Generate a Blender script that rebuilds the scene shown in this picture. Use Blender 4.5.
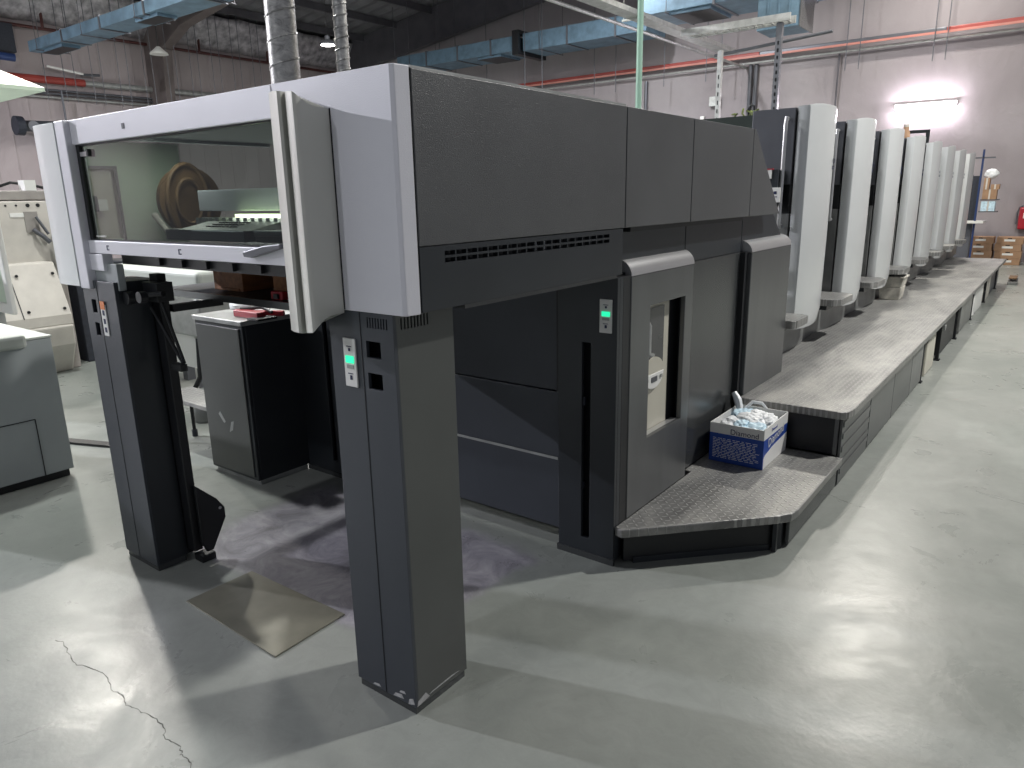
import bpy, bmesh, math, random
from mathutils import Vector, Matrix
random.seed(7)
S = bpy.context.scene
for o in list(bpy.data.objects): bpy.data.objects.remove(o)
COL = S.collection
PI = math.pi

# ------------------------------------------------------------------ camera
YAW, PITCH, ROLL, FPX = -0.6524, 0.25386, -0.019217, 720.276
f = Vector((math.sin(YAW)*math.cos(PITCH), math.cos(YAW)*math.cos(PITCH), -math.sin(PITCH)))
r0 = Vector((math.cos(YAW), -math.sin(YAW), 0)); u0 = r0.cross(f)
r = math.cos(ROLL)*r0 + math.sin(ROLL)*u0
u = -math.sin(ROLL)*r0 + math.cos(ROLL)*u0
cam = bpy.data.cameras.new('camera'); co = bpy.data.objects.new('camera', cam); COL.objects.link(co)
co.matrix_world = Matrix(((r.x, u.x, -f.x, 0), (r.y, u.y, -f.y, 0), (r.z, u.z, -f.z, 1.65), (0, 0, 0, 1)))
cam.sensor_fit = 'HORIZONTAL'; cam.sensor_width = 36; cam.lens = FPX/1024*36
cam.clip_start = 0.05; cam.clip_end = 200
S.camera = co

# ------------------------------------------------------------------ world, exposure
W = bpy.data.worlds.new('world'); S.world = W; W.use_nodes = True
W.node_tree.nodes['Background'].inputs[0].default_value = (0.86, 0.88, 1.0, 1)
W.node_tree.nodes['Background'].inputs[1].default_value = 0.26
S.view_settings.view_transform = 'Standard'; S.view_settings.look = 'None'
S.view_settings.exposure = 0.0; S.view_settings.gamma = 1.0; S.view_settings.use_curve_mapping = False

# ceiling lamps of the hall and one added to brighten its left: (x, y, z, watts, colour)
LAMPS = [
    (-2.0, 13.0, 7.0, 500, (1.0, 0.95, 0.86)),
    (-2.9, 18.3, 7.0, 150, (1.0, 0.95, 0.88)),
    (2.0, 7.6, 7.0, 760, (1.0, 0.98, 0.95)),
    (-13.0, 4.5, 7.0, 520, (1.0, 0.95, 0.87)),
    (-16.0, 13.35, 5.55, 170, (0.96, 0.98, 1.0)),
    (-8.5, 14.6, 7.0, 650, (0.95, 0.97, 1.0)),
    (-3.6, -5.0, 7.0, 160, (0.92, 0.94, 1.0)),
    (-17.0, -3.0, 6.6, 4600, (0.92, 0.92, 1.0)),
    (-11.5, 9.5, 7.0, 650, (1.0, 0.98, 0.94)),  # added lamp, lifts the left floor and the machines there
    (-6.6, 2.5, 7.0, 330, (0.98, 1.0, 0.98)),
]

# ------------------------------------------------------------------ materials
def nodes(m):
    m.use_nodes = True
    nt = m.node_tree
    return nt, nt.nodes['Principled BSDF']
def N(nt, t, **k):
    n = nt.nodes.new(t)
    for a, b in k.items(): setattr(n, a, b)
    return n
def coords(nt, scale=(1, 1, 1), rot=(0, 0, 0)):
    g = N(nt, 'ShaderNodeNewGeometry'); mp = N(nt, 'ShaderNodeMapping')
    nt.links.new(g.outputs['Position'], mp.inputs[0])
    mp.inputs['Scale'].default_value = scale; mp.inputs['Rotation'].default_value = rot
    return mp.outputs[0]
def ramp(nt, fac, stops):
    c = N(nt, 'ShaderNodeValToRGB'); nt.links.new(fac, c.inputs[0])
    el = c.color_ramp.elements
    while len(el) < len(stops): el.new(0.5)
    for e, (p, col) in zip(el, stops):
        e.position = p; e.color = col if len(col) == 4 else (*col, 1)
    return c.outputs[0]
def noise(nt, vec, scale, detail=4, rough=0.55, dist=0):
    n = N(nt, 'ShaderNodeTexNoise'); nt.links.new(vec, n.inputs['Vector'])
    n.inputs['Scale'].default_value = scale; n.inputs['Detail'].default_value = detail
    n.inputs['Roughness'].default_value = rough; n.inputs['Distortion'].default_value = dist
    return n.outputs['Fac']
def paint(name, col, rough=0.5, metal=0.0, var=0.12, vscale=2.5, bump=0.0, bscale=400, spec=0.5, stretch=(1, 1, 1)):
    m = bpy.data.materials.new(name); nt, b = nodes(m)
    v = coords(nt, stretch)
    n = noise(nt, v, vscale)
    d = tuple(c*(1-var) for c in col); l = tuple(min(1, c*(1+var)) for c in col)
    nt.links.new(ramp(nt, n, [(0.3, d), (0.7, l)]), b.inputs['Base Color'])
    b.inputs['Roughness'].default_value = rough; b.inputs['Metallic'].default_value = metal
    b.inputs['Specular IOR Level'].default_value = spec
    if bump:
        v2 = coords(nt); n2 = noise(nt, v2, bscale, 2)
        bp = N(nt, 'ShaderNodeBump'); bp.inputs['Strength'].default_value = bump; bp.inputs['Distance'].default_value = 0.002
        nt.links.new(n2, bp.inputs['Height']); nt.links.new(bp.outputs[0], b.inputs['Normal'])
    return m
def emit(name, col, s):
    m = bpy.data.materials.new(name); nt, b = nodes(m)
    b.inputs['Base Color'].default_value = (*col, 1)
    b.inputs['Emission Color'].default_value = (*col, 1); b.inputs['Emission Strength'].default_value = s
    n = noise(nt, coords(nt), 3); nt.links.new(ramp(nt, n, [(0, tuple(c*.9 for c in col)), (1, col)]), b.inputs['Base Color'])
    return m

def floor_mat():
    m = bpy.data.materials.new('green_grey_epoxy'); nt, b = nodes(m)
    v = coords(nt)
    n1 = noise(nt, v, 0.7, 6, 0.6, 0.6)
    base = ramp(nt, n1, [(0.3, (0.215, 0.234, 0.214)), (0.5, (0.262, 0.278, 0.256)), (0.72, (0.315, 0.326, 0.305))])
    # fine scuffs
    v2 = coords(nt, (1, 1, 1)); n2 = noise(nt, v2, 9, 6, 0.7, 1.5)
    mx = N(nt, 'ShaderNodeMixRGB', blend_type='MULTIPLY'); mx.inputs[0].default_value = 0.6
    nt.links.new(base, mx.inputs[1]); nt.links.new(ramp(nt, n2, [(0.3, (0.82, 0.82, 0.82)), (0.6, (1, 1, 1))]), mx.inputs[2])
    # worn concrete under the delivery end with painted lighting: mask on world position
    g = N(nt, 'ShaderNodeNewGeometry'); sx = N(nt, 'ShaderNodeSeparateXYZ'); nt.links.new(g.outputs['Position'], sx.inputs[0])
    nz = noise(nt, v, 3.5, 4)
    def sm(sock, a, c):
        mr = N(nt, 'ShaderNodeMapRange'); mr.interpolation_type = 'SMOOTHSTEP'
        mr.inputs['From Min'].default_value = a; mr.inputs['From Max'].default_value = c
        nt.links.new(sock, mr.inputs['Value']); return mr.outputs[0]
    def mth(op, a, c=None, val=None):
        k = N(nt, 'ShaderNodeMath', operation=op); nt.links.new(a, k.inputs[0])
        if c is not None: nt.links.new(c, k.inputs[1])
        if val is not None: k.inputs[1].default_value = val
        return k.outputs[0]
    wob = mth('MULTIPLY', nz, val=0.25)
    yy = mth('ADD', sx.outputs['Y'], wob)
    m1 = sm(yy, 1.70, 1.78); xx = mth('ADD', sx.outputs['X'], wob)
    m2 = sm(xx, -1.62, -1.70); m3 = sm(xx, -3.3, -3.1); m4 = sm(yy, 2.72, 2.6)
    mask = mth('MULTIPLY', mth('MULTIPLY', m1, m2), mth('MULTIPLY', m3, m4))
    n3 = noise(nt, v, 5, 6, 0.7, 1.0)
    worn_lit = ramp(nt, n3, [(0.3, (0.16, 0.155, 0.17)), (0.5, (0.28, 0.27, 0.30)), (0.75, (0.45, 0.44, 0.46))])
    mx2 = N(nt, 'ShaderNodeMixRGB'); nt.links.new(mask, mx2.inputs[0]); nt.links.new(mx.outputs[0], mx2.inputs[1]); nt.links.new(worn_lit, mx2.inputs[2])
    nt.links.new(mx2.outputs[0], b.inputs['Base Color'])
    n4 = noise(nt, v, 2.2, 7, 0.65, 1.2)
    nt.links.new(ramp(nt, n4, [(0.3, (0.24,)*3), (0.7, (0.40,)*3)]), b.inputs['Roughness'])
    n5 = noise(nt, v, 60, 4); n6 = noise(nt, v, 6, 3)
    ad = mth('ADD', n5, mth('MULTIPLY', n6, val=4.0))
    bp = N(nt, 'ShaderNodeBump'); bp.inputs['Strength'].default_value = 0.22; bp.inputs['Distance'].default_value = 0.0018
    nt.links.new(ad, bp.inputs['Height']); nt.links.new(bp.outputs[0], b.inputs['Normal'])
    b.inputs['Specular IOR Level'].default_value = 0.36
    return m

def wall_mat(name, lo, mid, hi):
    m = bpy.data.materials.new(name); nt, b = nodes(m)
    v = coords(nt, (1, 1, 0.45)); n1 = noise(nt, v, 0.55, 6, 0.6, 0.5)
    c = ramp(nt, n1, [(0.3, lo), (0.5, mid), (0.7, hi)])
    nt.links.new(c, b.inputs['Base Color']); b.inputs['Roughness'].default_value = 0.85
    v2 = coords(nt, (1, 1, 0.6)); n2 = noise(nt, v2, 2.2, 5, 0.55, 1.5)
    bp = N(nt, 'ShaderNodeBump'); bp.inputs['Strength'].default_value = 0.6; bp.inputs['Distance'].default_value = 0.025
    nt.links.new(n2, bp.inputs['Height']); nt.links.new(bp.outputs[0], b.inputs['Normal'])
    return m

def tread_mat():
    m = bpy.data.materials.new('tread_plate_steel'); nt, b = nodes(m)
    g = N(nt, 'ShaderNodeNewGeometry'); s = N(nt, 'ShaderNodeSeparateXYZ'); nt.links.new(g.outputs['Position'], s.inputs[0])
    def mt(op, a, c=None, val=None):
        k = N(nt, 'ShaderNodeMath', operation=op)
        if hasattr(a, 'links') or not isinstance(a, (int, float)): nt.links.new(a, k.inputs[0])
        else: k.inputs[0].default_value = a
        if c is not None: nt.links.new(c, k.inputs[1])
        if val is not None: k.inputs[1].default_value = val
        return k.outputs[0]
    U = mt('MULTIPLY', s.outputs['X'], val=32.0); V = mt('MULTIPLY', s.outputs['Y'], val=32.0)
    fu = mt('SUBTRACT', mt('FRACT', U), val=0.5); fv = mt('SUBTRACT', mt('FRACT', V), val=0.5)
    par = mt('MODULO', mt('ADD', mt('FLOOR', mt('ADD', U, val=1000.0)), mt('FLOOR', mt('ADD', V, val=1000.0))), val=2.0)
    sg = mt('SUBTRACT', mt('MULTIPLY', par, val=2.0), val=1.0)
    a = mt('ADD', fu, mt('MULTIPLY', sg, fv)); c = mt('SUBTRACT', fu, mt('MULTIPLY', sg, fv))
    d = mt('ADD', mt('POWER', mt('MULTIPLY', a, val=1.55), val=2.0), mt('POWER', mt('MULTIPLY', c, val=5.0), val=2.0))
    mr = N(nt, 'ShaderNodeMapRange'); mr.interpolation_type = 'SMOOTHSTEP'
    mr.inputs['From Min'].default_value = 1.15; mr.inputs['From Max'].default_value = 0.55
    nt.links.new(d, mr.inputs['Value'])
    n1 = noise(nt, coords(nt, (1, 0.35, 1)), 5, 6, 0.7, 0.4)
    base = ramp(nt, n1, [(0.3, (0.13, 0.13, 0.127)), (0.5, (0.23, 0.23, 0.222)), (0.75, (0.38, 0.37, 0.345))])
    mx = N(nt, 'ShaderNodeMixRGB'); nt.links.new(mr.outputs[0], mx.inputs[0]); nt.links.new(base, mx.inputs[1])
    mx.inputs[2].default_value = (0.36, 0.36, 0.345, 1)
    nt.links.new(mx.outputs[0], b.inputs['Base Color'])
    b.inputs['Metallic'].default_value = 0.35; b.inputs['Roughness'].default_value = 0.42
    bp = N(nt, 'ShaderNodeBump'); bp.inputs['Strength'].default_value = 0.8; bp.inputs['Distance'].default_value = 0.003
    nt.links.new(mr.outputs[0], bp.inputs['Height']); nt.links.new(bp.outputs[0], b.inputs['Normal'])
    return m

def spiral_mat():
    m = bpy.data.materials.new('galvanised_spiral'); nt, b = nodes(m)
    n1 = noise(nt, coords(nt, (1, 1, 2)), 14, 5, 0.7, 1.0)
    nt.links.new(ramp(nt, n1, [(0.3, (0.22, 0.22, 0.21)), (0.55, (0.45, 0.45, 0.43)), (0.75, (0.70, 0.69, 0.64))]), b.inputs['Base Color'])
    b.inputs['Metallic'].default_value = 0.6; b.inputs['Roughness'].default_value = 0.38
    n2 = noise(nt, coords(nt), 35, 4)
    bp = N(nt, 'ShaderNodeBump'); bp.inputs['Strength'].default_value = 0.4; bp.inputs['Distance'].default_value = 0.005
    nt.links.new(n2, bp.inputs['Height']); nt.links.new(bp.outputs[0], b.inputs['Normal'])
    return m

def glass_mat(name, tint, alpha_dark):
    m = bpy.data.materials.new(name); nt, b = nodes(m)
    nt.nodes.remove(b)
    out = nt.nodes['Material Output']
    tr = N(nt, 'ShaderNodeBsdfTransparent'); tr.inputs[0].default_value = (*tint, 1)
    gl = N(nt, 'ShaderNodeBsdfGlossy'); gl.inputs['Roughness'].default_value = 0.06
    lw = N(nt, 'ShaderNodeLayerWeight'); lw.inputs[0].default_value = 0.5
    pw = N(nt, 'ShaderNodeMath', operation='POWER'); nt.links.new(lw.outputs['Facing'], pw.inputs[0]); pw.inputs[1].default_value = 4.0
    fr = N(nt, 'ShaderNodeMath', operation='MULTIPLY_ADD'); nt.links.new(pw.outputs[0], fr.inputs[0]); fr.inputs[1].default_value = 0.5; fr.inputs[2].default_value = 0.03
    n = noise(nt, coords(nt), 1.2, 2)
    sc = N(nt, 'ShaderNodeMath', operation='MULTIPLY_ADD'); nt.links.new(n, sc.inputs[0]); sc.inputs[1].default_value = 0.02; nt.links.new(fr.outputs[0], sc.inputs[2])
    mx = N(nt, 'ShaderNodeMixShader'); nt.links.new(sc.outputs[0], mx.inputs[0])
    nt.links.new(tr.outputs[0], mx.inputs[1]); nt.links.new(gl.outputs[0], mx.inputs[2])
    nt.links.new(mx.outputs[0], out.inputs['Surface'])
    return m

M = {}
M['floor'] = floor_mat()
M['wall'] = wall_mat('pinkish_plaster', (0.235, 0.21, 0.218), (0.275, 0.248, 0.256), (0.32, 0.295, 0.302))
M['wall_side'] = wall_mat('pinkish_cladding', (0.30, 0.26, 0.26), (0.35, 0.305, 0.305), (0.39, 0.345, 0.345))
M['roof'] = paint('roof_insulation', (0.17, 0.17, 0.18), 0.55, 0.2, 0.35, 1.5, 0.6, 6, stretch=(1, .3, 1))
M['foil'] = paint('silver_foil', (0.42, 0.40, 0.42), 0.4, 0.5, 0.5, 5, 0.9, 9)
M['steel_grey'] = paint('grey_steelwork', (0.075, 0.072, 0.082), 0.6, 0, 0.2)
M['column'] = paint('brown_grey_steel', (0.12, 0.10, 0.095), 0.7, 0, 0.2)
M['silver'] = paint('silver_paint', (0.74, 0.74, 0.79), 0.40, 0.1, 0.03, 1.5, 0.35, 350)
M['pale'] = paint('pale_grey_paint', (0.72, 0.76, 0.75), 0.32, 0.1, 0.04, 1.5, 0.12, 500)
M['guardm'] = paint('grey_green_aluminium', (0.62, 0.62, 0.57), 0.34, 0.2, 0.03)
M['dark'] = paint('textured_dark_grey', (0.098, 0.102, 0.105), 0.33, 0.15, 0.12, 2.5, 0.8, 340)
M['dark2'] = paint('smooth_black_grey', (0.024, 0.028, 0.033), 0.36, 0.1, 0.15, 2.5, 0.15, 420)
M['col_dark'] = paint('column_blue_grey', (0.045, 0.051, 0.062), 0.42, 0.1, 0.10, 2.5, 0.2, 420)
M['col_side'] = paint('column_side_grey', (0.085, 0.09, 0.085), 0.42, 0.1, 0.08, 2.5, 0.2, 420)
M['black'] = paint('black_paint', (0.008, 0.009, 0.011), 0.45, 0, 0.3)
M['steelbrush'] = paint('brushed_cover', (0.135, 0.14, 0.142), 0.30, 0.55, 0.08, 8, stretch=(1, 1, .15))
M['satin'] = paint('satin_dark_metal', (0.085, 0.09, 0.092), 0.24, 0.5, 0.10, 4, stretch=(1, 1, .3))
M['capmetal'] = paint('satin_silver_cap', (0.62, 0.62, 0.62), 0.28, 0.7, 0.04)
M['tread'] = tread_mat()
M['cream'] = paint('cream_panel', (0.52, 0.50, 0.42), 0.5, 0, 0.06)
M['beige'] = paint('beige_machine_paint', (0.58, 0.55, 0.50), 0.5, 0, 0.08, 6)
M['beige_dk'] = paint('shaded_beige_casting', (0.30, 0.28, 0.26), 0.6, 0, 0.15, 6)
M['console'] = paint('console_green_grey', (0.33, 0.36, 0.365), 0.45, 0, 0.05)
M['console_top'] = paint('console_pale_top', (0.47, 0.50, 0.46), 0.5, 0, 0.04)
M['white'] = paint('white_plastic', (0.75, 0.75, 0.72), 0.5, 0, 0.04)
M['blueduct'] = paint('blue_duct_sheet', (0.11, 0.18, 0.24), 0.5, 0.2, 0.25, 4)
M['spiral'] = spiral_mat()
M['galv'] = paint('galvanised_steel', (0.40, 0.41, 0.40), 0.45, 0.6, 0.2, 8)
M['redpipe'] = paint('red_pipe_paint', (0.30, 0.045, 0.035), 0.45, 0, 0.15)
M['pinkside'] = paint('pink_tray_edge', (0.48, 0.19, 0.155), 0.5, 0, 0.1)
M['darkred'] = paint('dark_red_brown', (0.07, 0.02, 0.018), 0.5, 0, 0.2)
M['greenpole'] = paint('pale_green_pole', (0.30, 0.48, 0.38), 0.4, 0.1, 0.08)
M['wood'] = paint('pallet_wood', (0.30, 0.13, 0.05), 0.7, 0, 0.35, 10, 0.3, 60, stretch=(4, .6, 4))
M['carton'] = paint('brown_cardboard', (0.36, 0.22, 0.13), 0.8, 0, 0.12, 6)
M['blue'] = paint('printed_blue', (0.012, 0.055, 0.30), 0.45, 0, 0.08)
M['boxwhite'] = paint('printed_white', (0.72, 0.72, 0.70), 0.5, 0, 0.04)
M['ink'] = paint('dark_ink', (0.012, 0.02, 0.07), 0.6, 0, 0.1)
M['bluefilm'] = paint('blue_white_film', (0.55, 0.72, 0.85), 0.35, 0, 0.25, 25)
M['film'] = paint('white_crumpled_film', (0.75, 0.77, 0.78), 0.4, 0, 0.08, 25)
M['redtool'] = paint('red_plastic', (0.36, 0.012, 0.025), 0.4, 0, 0.1)
M['rack_blue'] = paint('blue_rack_steel', (0.018, 0.04, 0.13), 0.4, 0, 0.1)
M['brown'] = paint('brown_roller', (0.13, 0.075, 0.035), 0.6, 0, 0.3, 8)
M['navy'] = paint('navy_black_housing', (0.006, 0.009, 0.025), 0.35, 0, 0.2)
M['innergrey'] = paint('inner_grey_bar', (0.55, 0.57, 0.64), 0.45, 0.1, 0.08)
M['paleg'] = paint('pale_green_sheet', (0.50, 0.60, 0.48), 0.5, 0, 0.06)
M['dirtyw'] = paint('stained_white_plastic', (0.50, 0.48, 0.42), 0.55, 0, 0.45, 9)
M['plate'] = paint('worn_floor_plate', (0.20, 0.195, 0.155), 0.42, 0.35, 0.18, 5)
M['crack'] = paint('crack_dirt', (0.10, 0.10, 0.09), 0.9, 0, 0.3)
M['scrape'] = paint('scraped_primer', (0.40, 0.40, 0.40), 0.6, 0, 0.2, 40)
M['shell'] = paint('unit_cover_pale', (0.60, 0.62, 0.62), 0.24, 0.15, 0.05, 1.2)
M['unitdark'] = paint('unit_frame_grey', (0.115, 0.12, 0.135), 0.38, 0.35, 0.12, 3)
M['unitlow'] = paint('unit_plinth_grey', (0.19, 0.195, 0.19), 0.38, 0.3, 0.2, 5)
M['greenbox'] = paint('dark_green_box', (0.018, 0.03, 0.024), 0.5, 0, 0.2)
M['lampwhite'] = emit('lamp_glow', (1.0, 0.98, 0.95), 30)
M['tubeglow'] = emit('tube_glow', (1.0, 0.93, 1.0), 26)
M['greenled'] = emit('green_button_light', (0.02, 0.85, 0.40), 1.1)
M['striplamp'] = emit('yellow_green_strip_light', (0.85, 1.0, 0.55), 5)
M['windowglass'] = glass_mat('clear_tinted_glass', (0.62, 0.66, 0.64), 0)
M['darkglass'] = paint('dark_glass', (0.05, 0.05, 0.055), 0.12, 0, 0.2)
M['canopy'] = paint('translucent_white_shade', (0.72, 0.72, 0.68), 0.5, 0, 0.03)
M['fanblack'] = paint('blackened_grille', (0.02, 0.024, 0.035), 0.6, 0, 0.3, 20)
M['orange'] = paint('orange_sticker', (0.75, 0.22, 0.06), 0.5, 0, 0.05)
M['leafy'] = paint('green_yellow_hoses', (0.16, 0.20, 0.06), 0.5, 0, 0.5, 30)

# ------------------------------------------------------------------ mesh builder
class MB:
    def __init__(s): s.v = []; s.f = []; s.m = []; s.cur = 0
    def slot(s, i): s.cur = i; return s
    def add(s, vs, fs):
        o = len(s.v); s.v += [tuple(p) for p in vs]
        for q in fs: s.f.append([o+i for i in q]); s.m.append(s.cur)
        return s
    def box(s, x0, x1, y0, y1, z0, z1):
        if x0 > x1: x0, x1 = x1, x0
        if y0 > y1: y0, y1 = y1, y0
        if z0 > z1: z0, z1 = z1, z0
        return s.add([(x0,y0,z0),(x1,y0,z0),(x1,y1,z0),(x0,y1,z0),(x0,y0,z1),(x1,y0,z1),(x1,y1,z1),(x0,y1,z1)],
                     [(3,2,1,0),(4,5,6,7),(0,1,5,4),(1,2,6,5),(2,3,7,6),(3,0,4,7)])
    def prism(s, poly, axis, a, b):
        # poly: 2D points; axis x -> (y,z), y -> (x,z), z -> (x,y)
        def P(p, t):
            return {'x': (t, p[0], p[1]), 'y': (p[0], t, p[1]), 'z': (p[0], p[1], t)}[axis]
        n = len(poly)
        ar = sum(poly[i][0]*poly[(i+1) % n][1]-poly[(i+1) % n][0]*poly[i][1] for i in range(n))
        flip = (ar < 0)
        if axis == 'y': flip = not flip
        if a > b: a, b = b, a
        vs = [P(p, a) for p in poly] + [P(p, b) for p in poly]
        fs = [list(range(n))[::-1], list(range(n, 2*n))] + [(i, (i+1) % n, n+(i+1) % n, n+i) for i in range(n)]
        if flip: fs = [list(q)[::-1] for q in fs]
        return s.add(vs, fs)
    def hull8(s, bottom, top):
        n = len(bottom)
        return s.add(list(bottom)+list(top), [list(range(n))[::-1], list(range(n, 2*n))]+[(i, (i+1) % n, n+(i+1) % n, n+i) for i in range(n)])
    def tube(s, pts, rad, n=10, caps=True):
        pts = [Vector(p) for p in pts]; rings = []
        rads = rad if isinstance(rad, (list, tuple)) else [rad]*len(pts)
        prev = None
        for i, p in enumerate(pts):
            d = (pts[min(i+1, len(pts)-1)]-pts[max(i-1, 0)]).normalized()
            if prev is None:
                a = Vector((0, 0, 1)) if abs(d.z) < 0.9 else Vector((1, 0, 0))
                x = d.cross(a).normalized()
            else:
                x = (prev - d*prev.dot(d)).normalized()
            prev = x; y = d.cross(x)
            rings.append([p + (x*math.cos(2*PI*k/n)+y*math.sin(2*PI*k/n))*rads[i] for k in range(n)])
        vs = [q for rr in rings for q in rr]; fs = []
        for i in range(len(rings)-1):
            for k in range(n):
                a, b = i*n+k, i*n+(k+1) % n
                fs.append((a, b, b+n, a+n))
        if caps: fs += [list(range(n))[::-1], list(range((len(rings)-1)*n, len(rings)*n))]
        return s.add(vs, fs)
    def lathe(s, prof, c, n=24, axis='z'):
        vs = []; fs = []
        for (rr, h) in prof:
            for k in range(n):
                a = 2*PI*k/n; x, y = rr*math.cos(a), rr*math.sin(a)
                vs.append({'z': (c[0]+x, c[1]+y, c[2]+h), 'y': (c[0]+x, c[1]+h, c[2]+y), 'x': (c[0]+h, c[1]+x, c[2]+y)}[axis])
        for i in range(len(prof)-1):
            for k in range(n):
                a, b = i*n+k, i*n+(k+1) % n
                fs.append((a, b, b+n, a+n))
        fs += [list(range(n))[::-1], list(range((len(prof)-1)*n, len(prof)*n))]
        return s.add(vs, fs)
    def holes(s, axis, t0, t1, u0, u1, v0, v1, hs):
        # plate with rectangular holes; axis is the thin direction
        us = sorted({u0, u1, *[h[0] for h in hs], *[h[1] for h in hs]}); vs_ = sorted({v0, v1, *[h[2] for h in hs], *[h[3] for h in hs]})
        def inh(a, b): return any(h[0] < a < h[1] and h[2] < b < h[3] for h in hs)
        keep = [[not inh((us[i]+us[i+1])/2, (vs_[j]+vs_[j+1])/2) for j in range(len(vs_)-1)] for i in range(len(us)-1)]
        idx = {}; V = []
        def P(i, j, t):
            k = (i, j, t)
            if k not in idx:
                idx[k] = len(V); tt = (t0, t1)[t]
                V.append({'x': (tt, us[i], vs_[j]), 'y': (us[i], tt, vs_[j]), 'z': (us[i], vs_[j], tt)}[axis])
            return idx[k]
        F = []
        nu, nv = len(us)-1, len(vs_)-1
        for i in range(nu):
            for j in range(nv):
                if not keep[i][j]: continue
                F.append((P(i,j,1),P(i+1,j,1),P(i+1,j+1,1),P(i,j+1,1)))
                F.append((P(i,j,0),P(i,j+1,0),P(i+1,j+1,0),P(i+1,j,0)))
                if i == 0 or not keep[i-1][j]: F.append((P(i,j,0),P(i,j,1),P(i,j+1,1),P(i,j+1,0)))
                if i == nu-1 or not keep[i+1][j]: F.append((P(i+1,j,0),P(i+1,j+1,0),P(i+1,j+1,1),P(i+1,j,1)))
                if j == 0 or not keep[i][j-1]: F.append((P(i,j,0),P(i+1,j,0),P(i+1,j,1),P(i,j,1)))
                if j == nv-1 or not keep[i][j+1]: F.append((P(i,j+1,0),P(i,j+1,1),P(i+1,j+1,1),P(i+1,j+1,0)))
        return s.add(V, F)
    def build(s, name, mats, parent=None, bevel=0, smooth=False, seg=2, loc=None, kind=None, label=None):
        if not isinstance(mats, (list, tuple)): mats = [mats]
        root = parent
        while root is not None and root.parent is not None: root = root.parent
        off = Vector(root.location) if root is not None else (Vector(loc) if loc is not None else Vector((0, 0, 0)))
        me = bpy.data.meshes.new(name); me.from_pydata([tuple(Vector(p)-off) for p in s.v], [], s.f)
        for mm in mats: me.materials.append(M[mm] if isinstance(mm, str) else mm)
        for p, k in zip(me.polygons, s.m): p.material_index = k
        bm = bmesh.new(); bm.from_mesh(me); bmesh.ops.recalc_face_normals(bm, faces=bm.faces); bm.to_mesh(me); bm.free()
        o = bpy.data.objects.new(name, me); COL.objects.link(o)
        if parent is not None: o.parent = parent
        elif loc is not None: o.location = loc
        if smooth:
            for p in me.polygons: p.use_smooth = True
            try: me.set_sharp_from_angle(angle=math.radians(35))
            except Exception: pass
        if bevel:
            b = o.modifiers.new('bevel', 'BEVEL'); b.width = bevel; b.segments = seg; b.limit_method = 'ANGLE'; b.angle_limit = math.radians(40)
        if kind: o['kind'] = kind
        if label: o['label'] = label
        return o

def tag(o, label=None, cat=None, group=None, kind=None):
    if label: o['label'] = label
    if cat: o['category'] = cat
    if group: o['group'] = group
    if kind: o['kind'] = kind
    return o
def thing(name, label, cat, loc, group=None):
    o = bpy.data.objects.new(name, None); o.empty_display_size = 0.1; COL.objects.link(o); o.location = loc
    return tag(o, label, cat, group)
def copy_tree(o, parent=None):
    c = o.copy(); COL.objects.link(c)
    if parent is not None: c.parent = parent
    for ch in [x for x in list(bpy.data.objects) if x.parent == o]: copy_tree(ch, c)
    return c
def textpart(name, body, size, mat, parent, origin, xdir, ydir, depth=0.001, extrude=0.0004, bold=0.0):
    cu = bpy.data.curves.new(name, 'FONT'); cu.body = body; cu.size = size; cu.extrude = extrude; cu.offset = bold
    tmp = bpy.data.objects.new('tmp', cu); COL.objects.link(tmp)
    dg = bpy.context.evaluated_depsgraph_get(); me = bpy.data.meshes.new_from_object(tmp.evaluated_get(dg))
    bpy.data.objects.remove(tmp)
    X = Vector(xdir).normalized(); Y = Vector(ydir).normalized(); Z = X.cross(Y)
    root = parent
    while root.parent is not None: root = root.parent
    off = Vector(root.location); O = Vector(origin)
    for v in me.vertices:
        p = v.co.copy(); v.co = O + X*p.x + Y*p.y + Z*p.z - off
    me.materials.clear(); me.materials.append(M[mat]); me.name = name
    o = bpy.data.objects.new(name, me); COL.objects.link(o); o.parent = parent
    return o

# ================================================================== the setting
XW, YW = -23.0, 20.2
tag(MB().add([(-23.2, -9, 0), (9, -9, 0), (9, 20.4, 0), (-23.2, 20.4, 0), (-23.2, -9, -.1), (9, -9, -.1), (9, 20.4, -.1), (-23.2, 20.4, -.1)],
    [(0,1,2,3),(7,6,5,4),(0,4,5,1),(1,5,6,2),(2,6,7,3),(3,7,4,0)]).build('floor', 'floor'), kind='structure')
def roofz(x): return 7.5 + 0.123*(x+21.5)
b = MB()
b.prism([(-23.3, -0.1), (9, -0.1), (9, roofz(9)), (-23.3, roofz(-23.3))], 'y', YW, YW+.2)
b.build('wall_back', 'wall', kind='structure')
# lower plaster wall of the back wall stands a little proud: the ledge line at 3.4 m
b = MB(); b.box(-23.0, 9, YW-.035, YW, 0, 3.42)
b.build('wall_back', 'wall', kind='structure')
b = MB(); b.box(XW-.2, XW, -9, YW+.2, -.1, 7.3)
# cladding ribs belong to the sheet itself
for k in range(60):
    y = -8.8+k*0.5
    b.box(XW-.01, XW+.012, y, y+.03, 0.1, 7.2)
b.build('wall_left', 'wall_side', kind='structure')
b = MB(); n = 110
vs = []; fs = []
for i, x in enumerate((-23.2, 9.2)):
    for k in range(n+1):
        y = -9+29.4*k/n; dz = 0.05*(k % 2)
        vs.append((x, y, roofz(x)+dz))
for k in range(n): fs.append((k, k+1, n+1+k+1, n+1+k))
b.add(vs, fs); o = b.build('ceiling', 'roof', kind='structure')
so = o.modifiers.new('thick', 'SOLIDIFY'); so.thickness = 0.1; so.offset = 1
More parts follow.
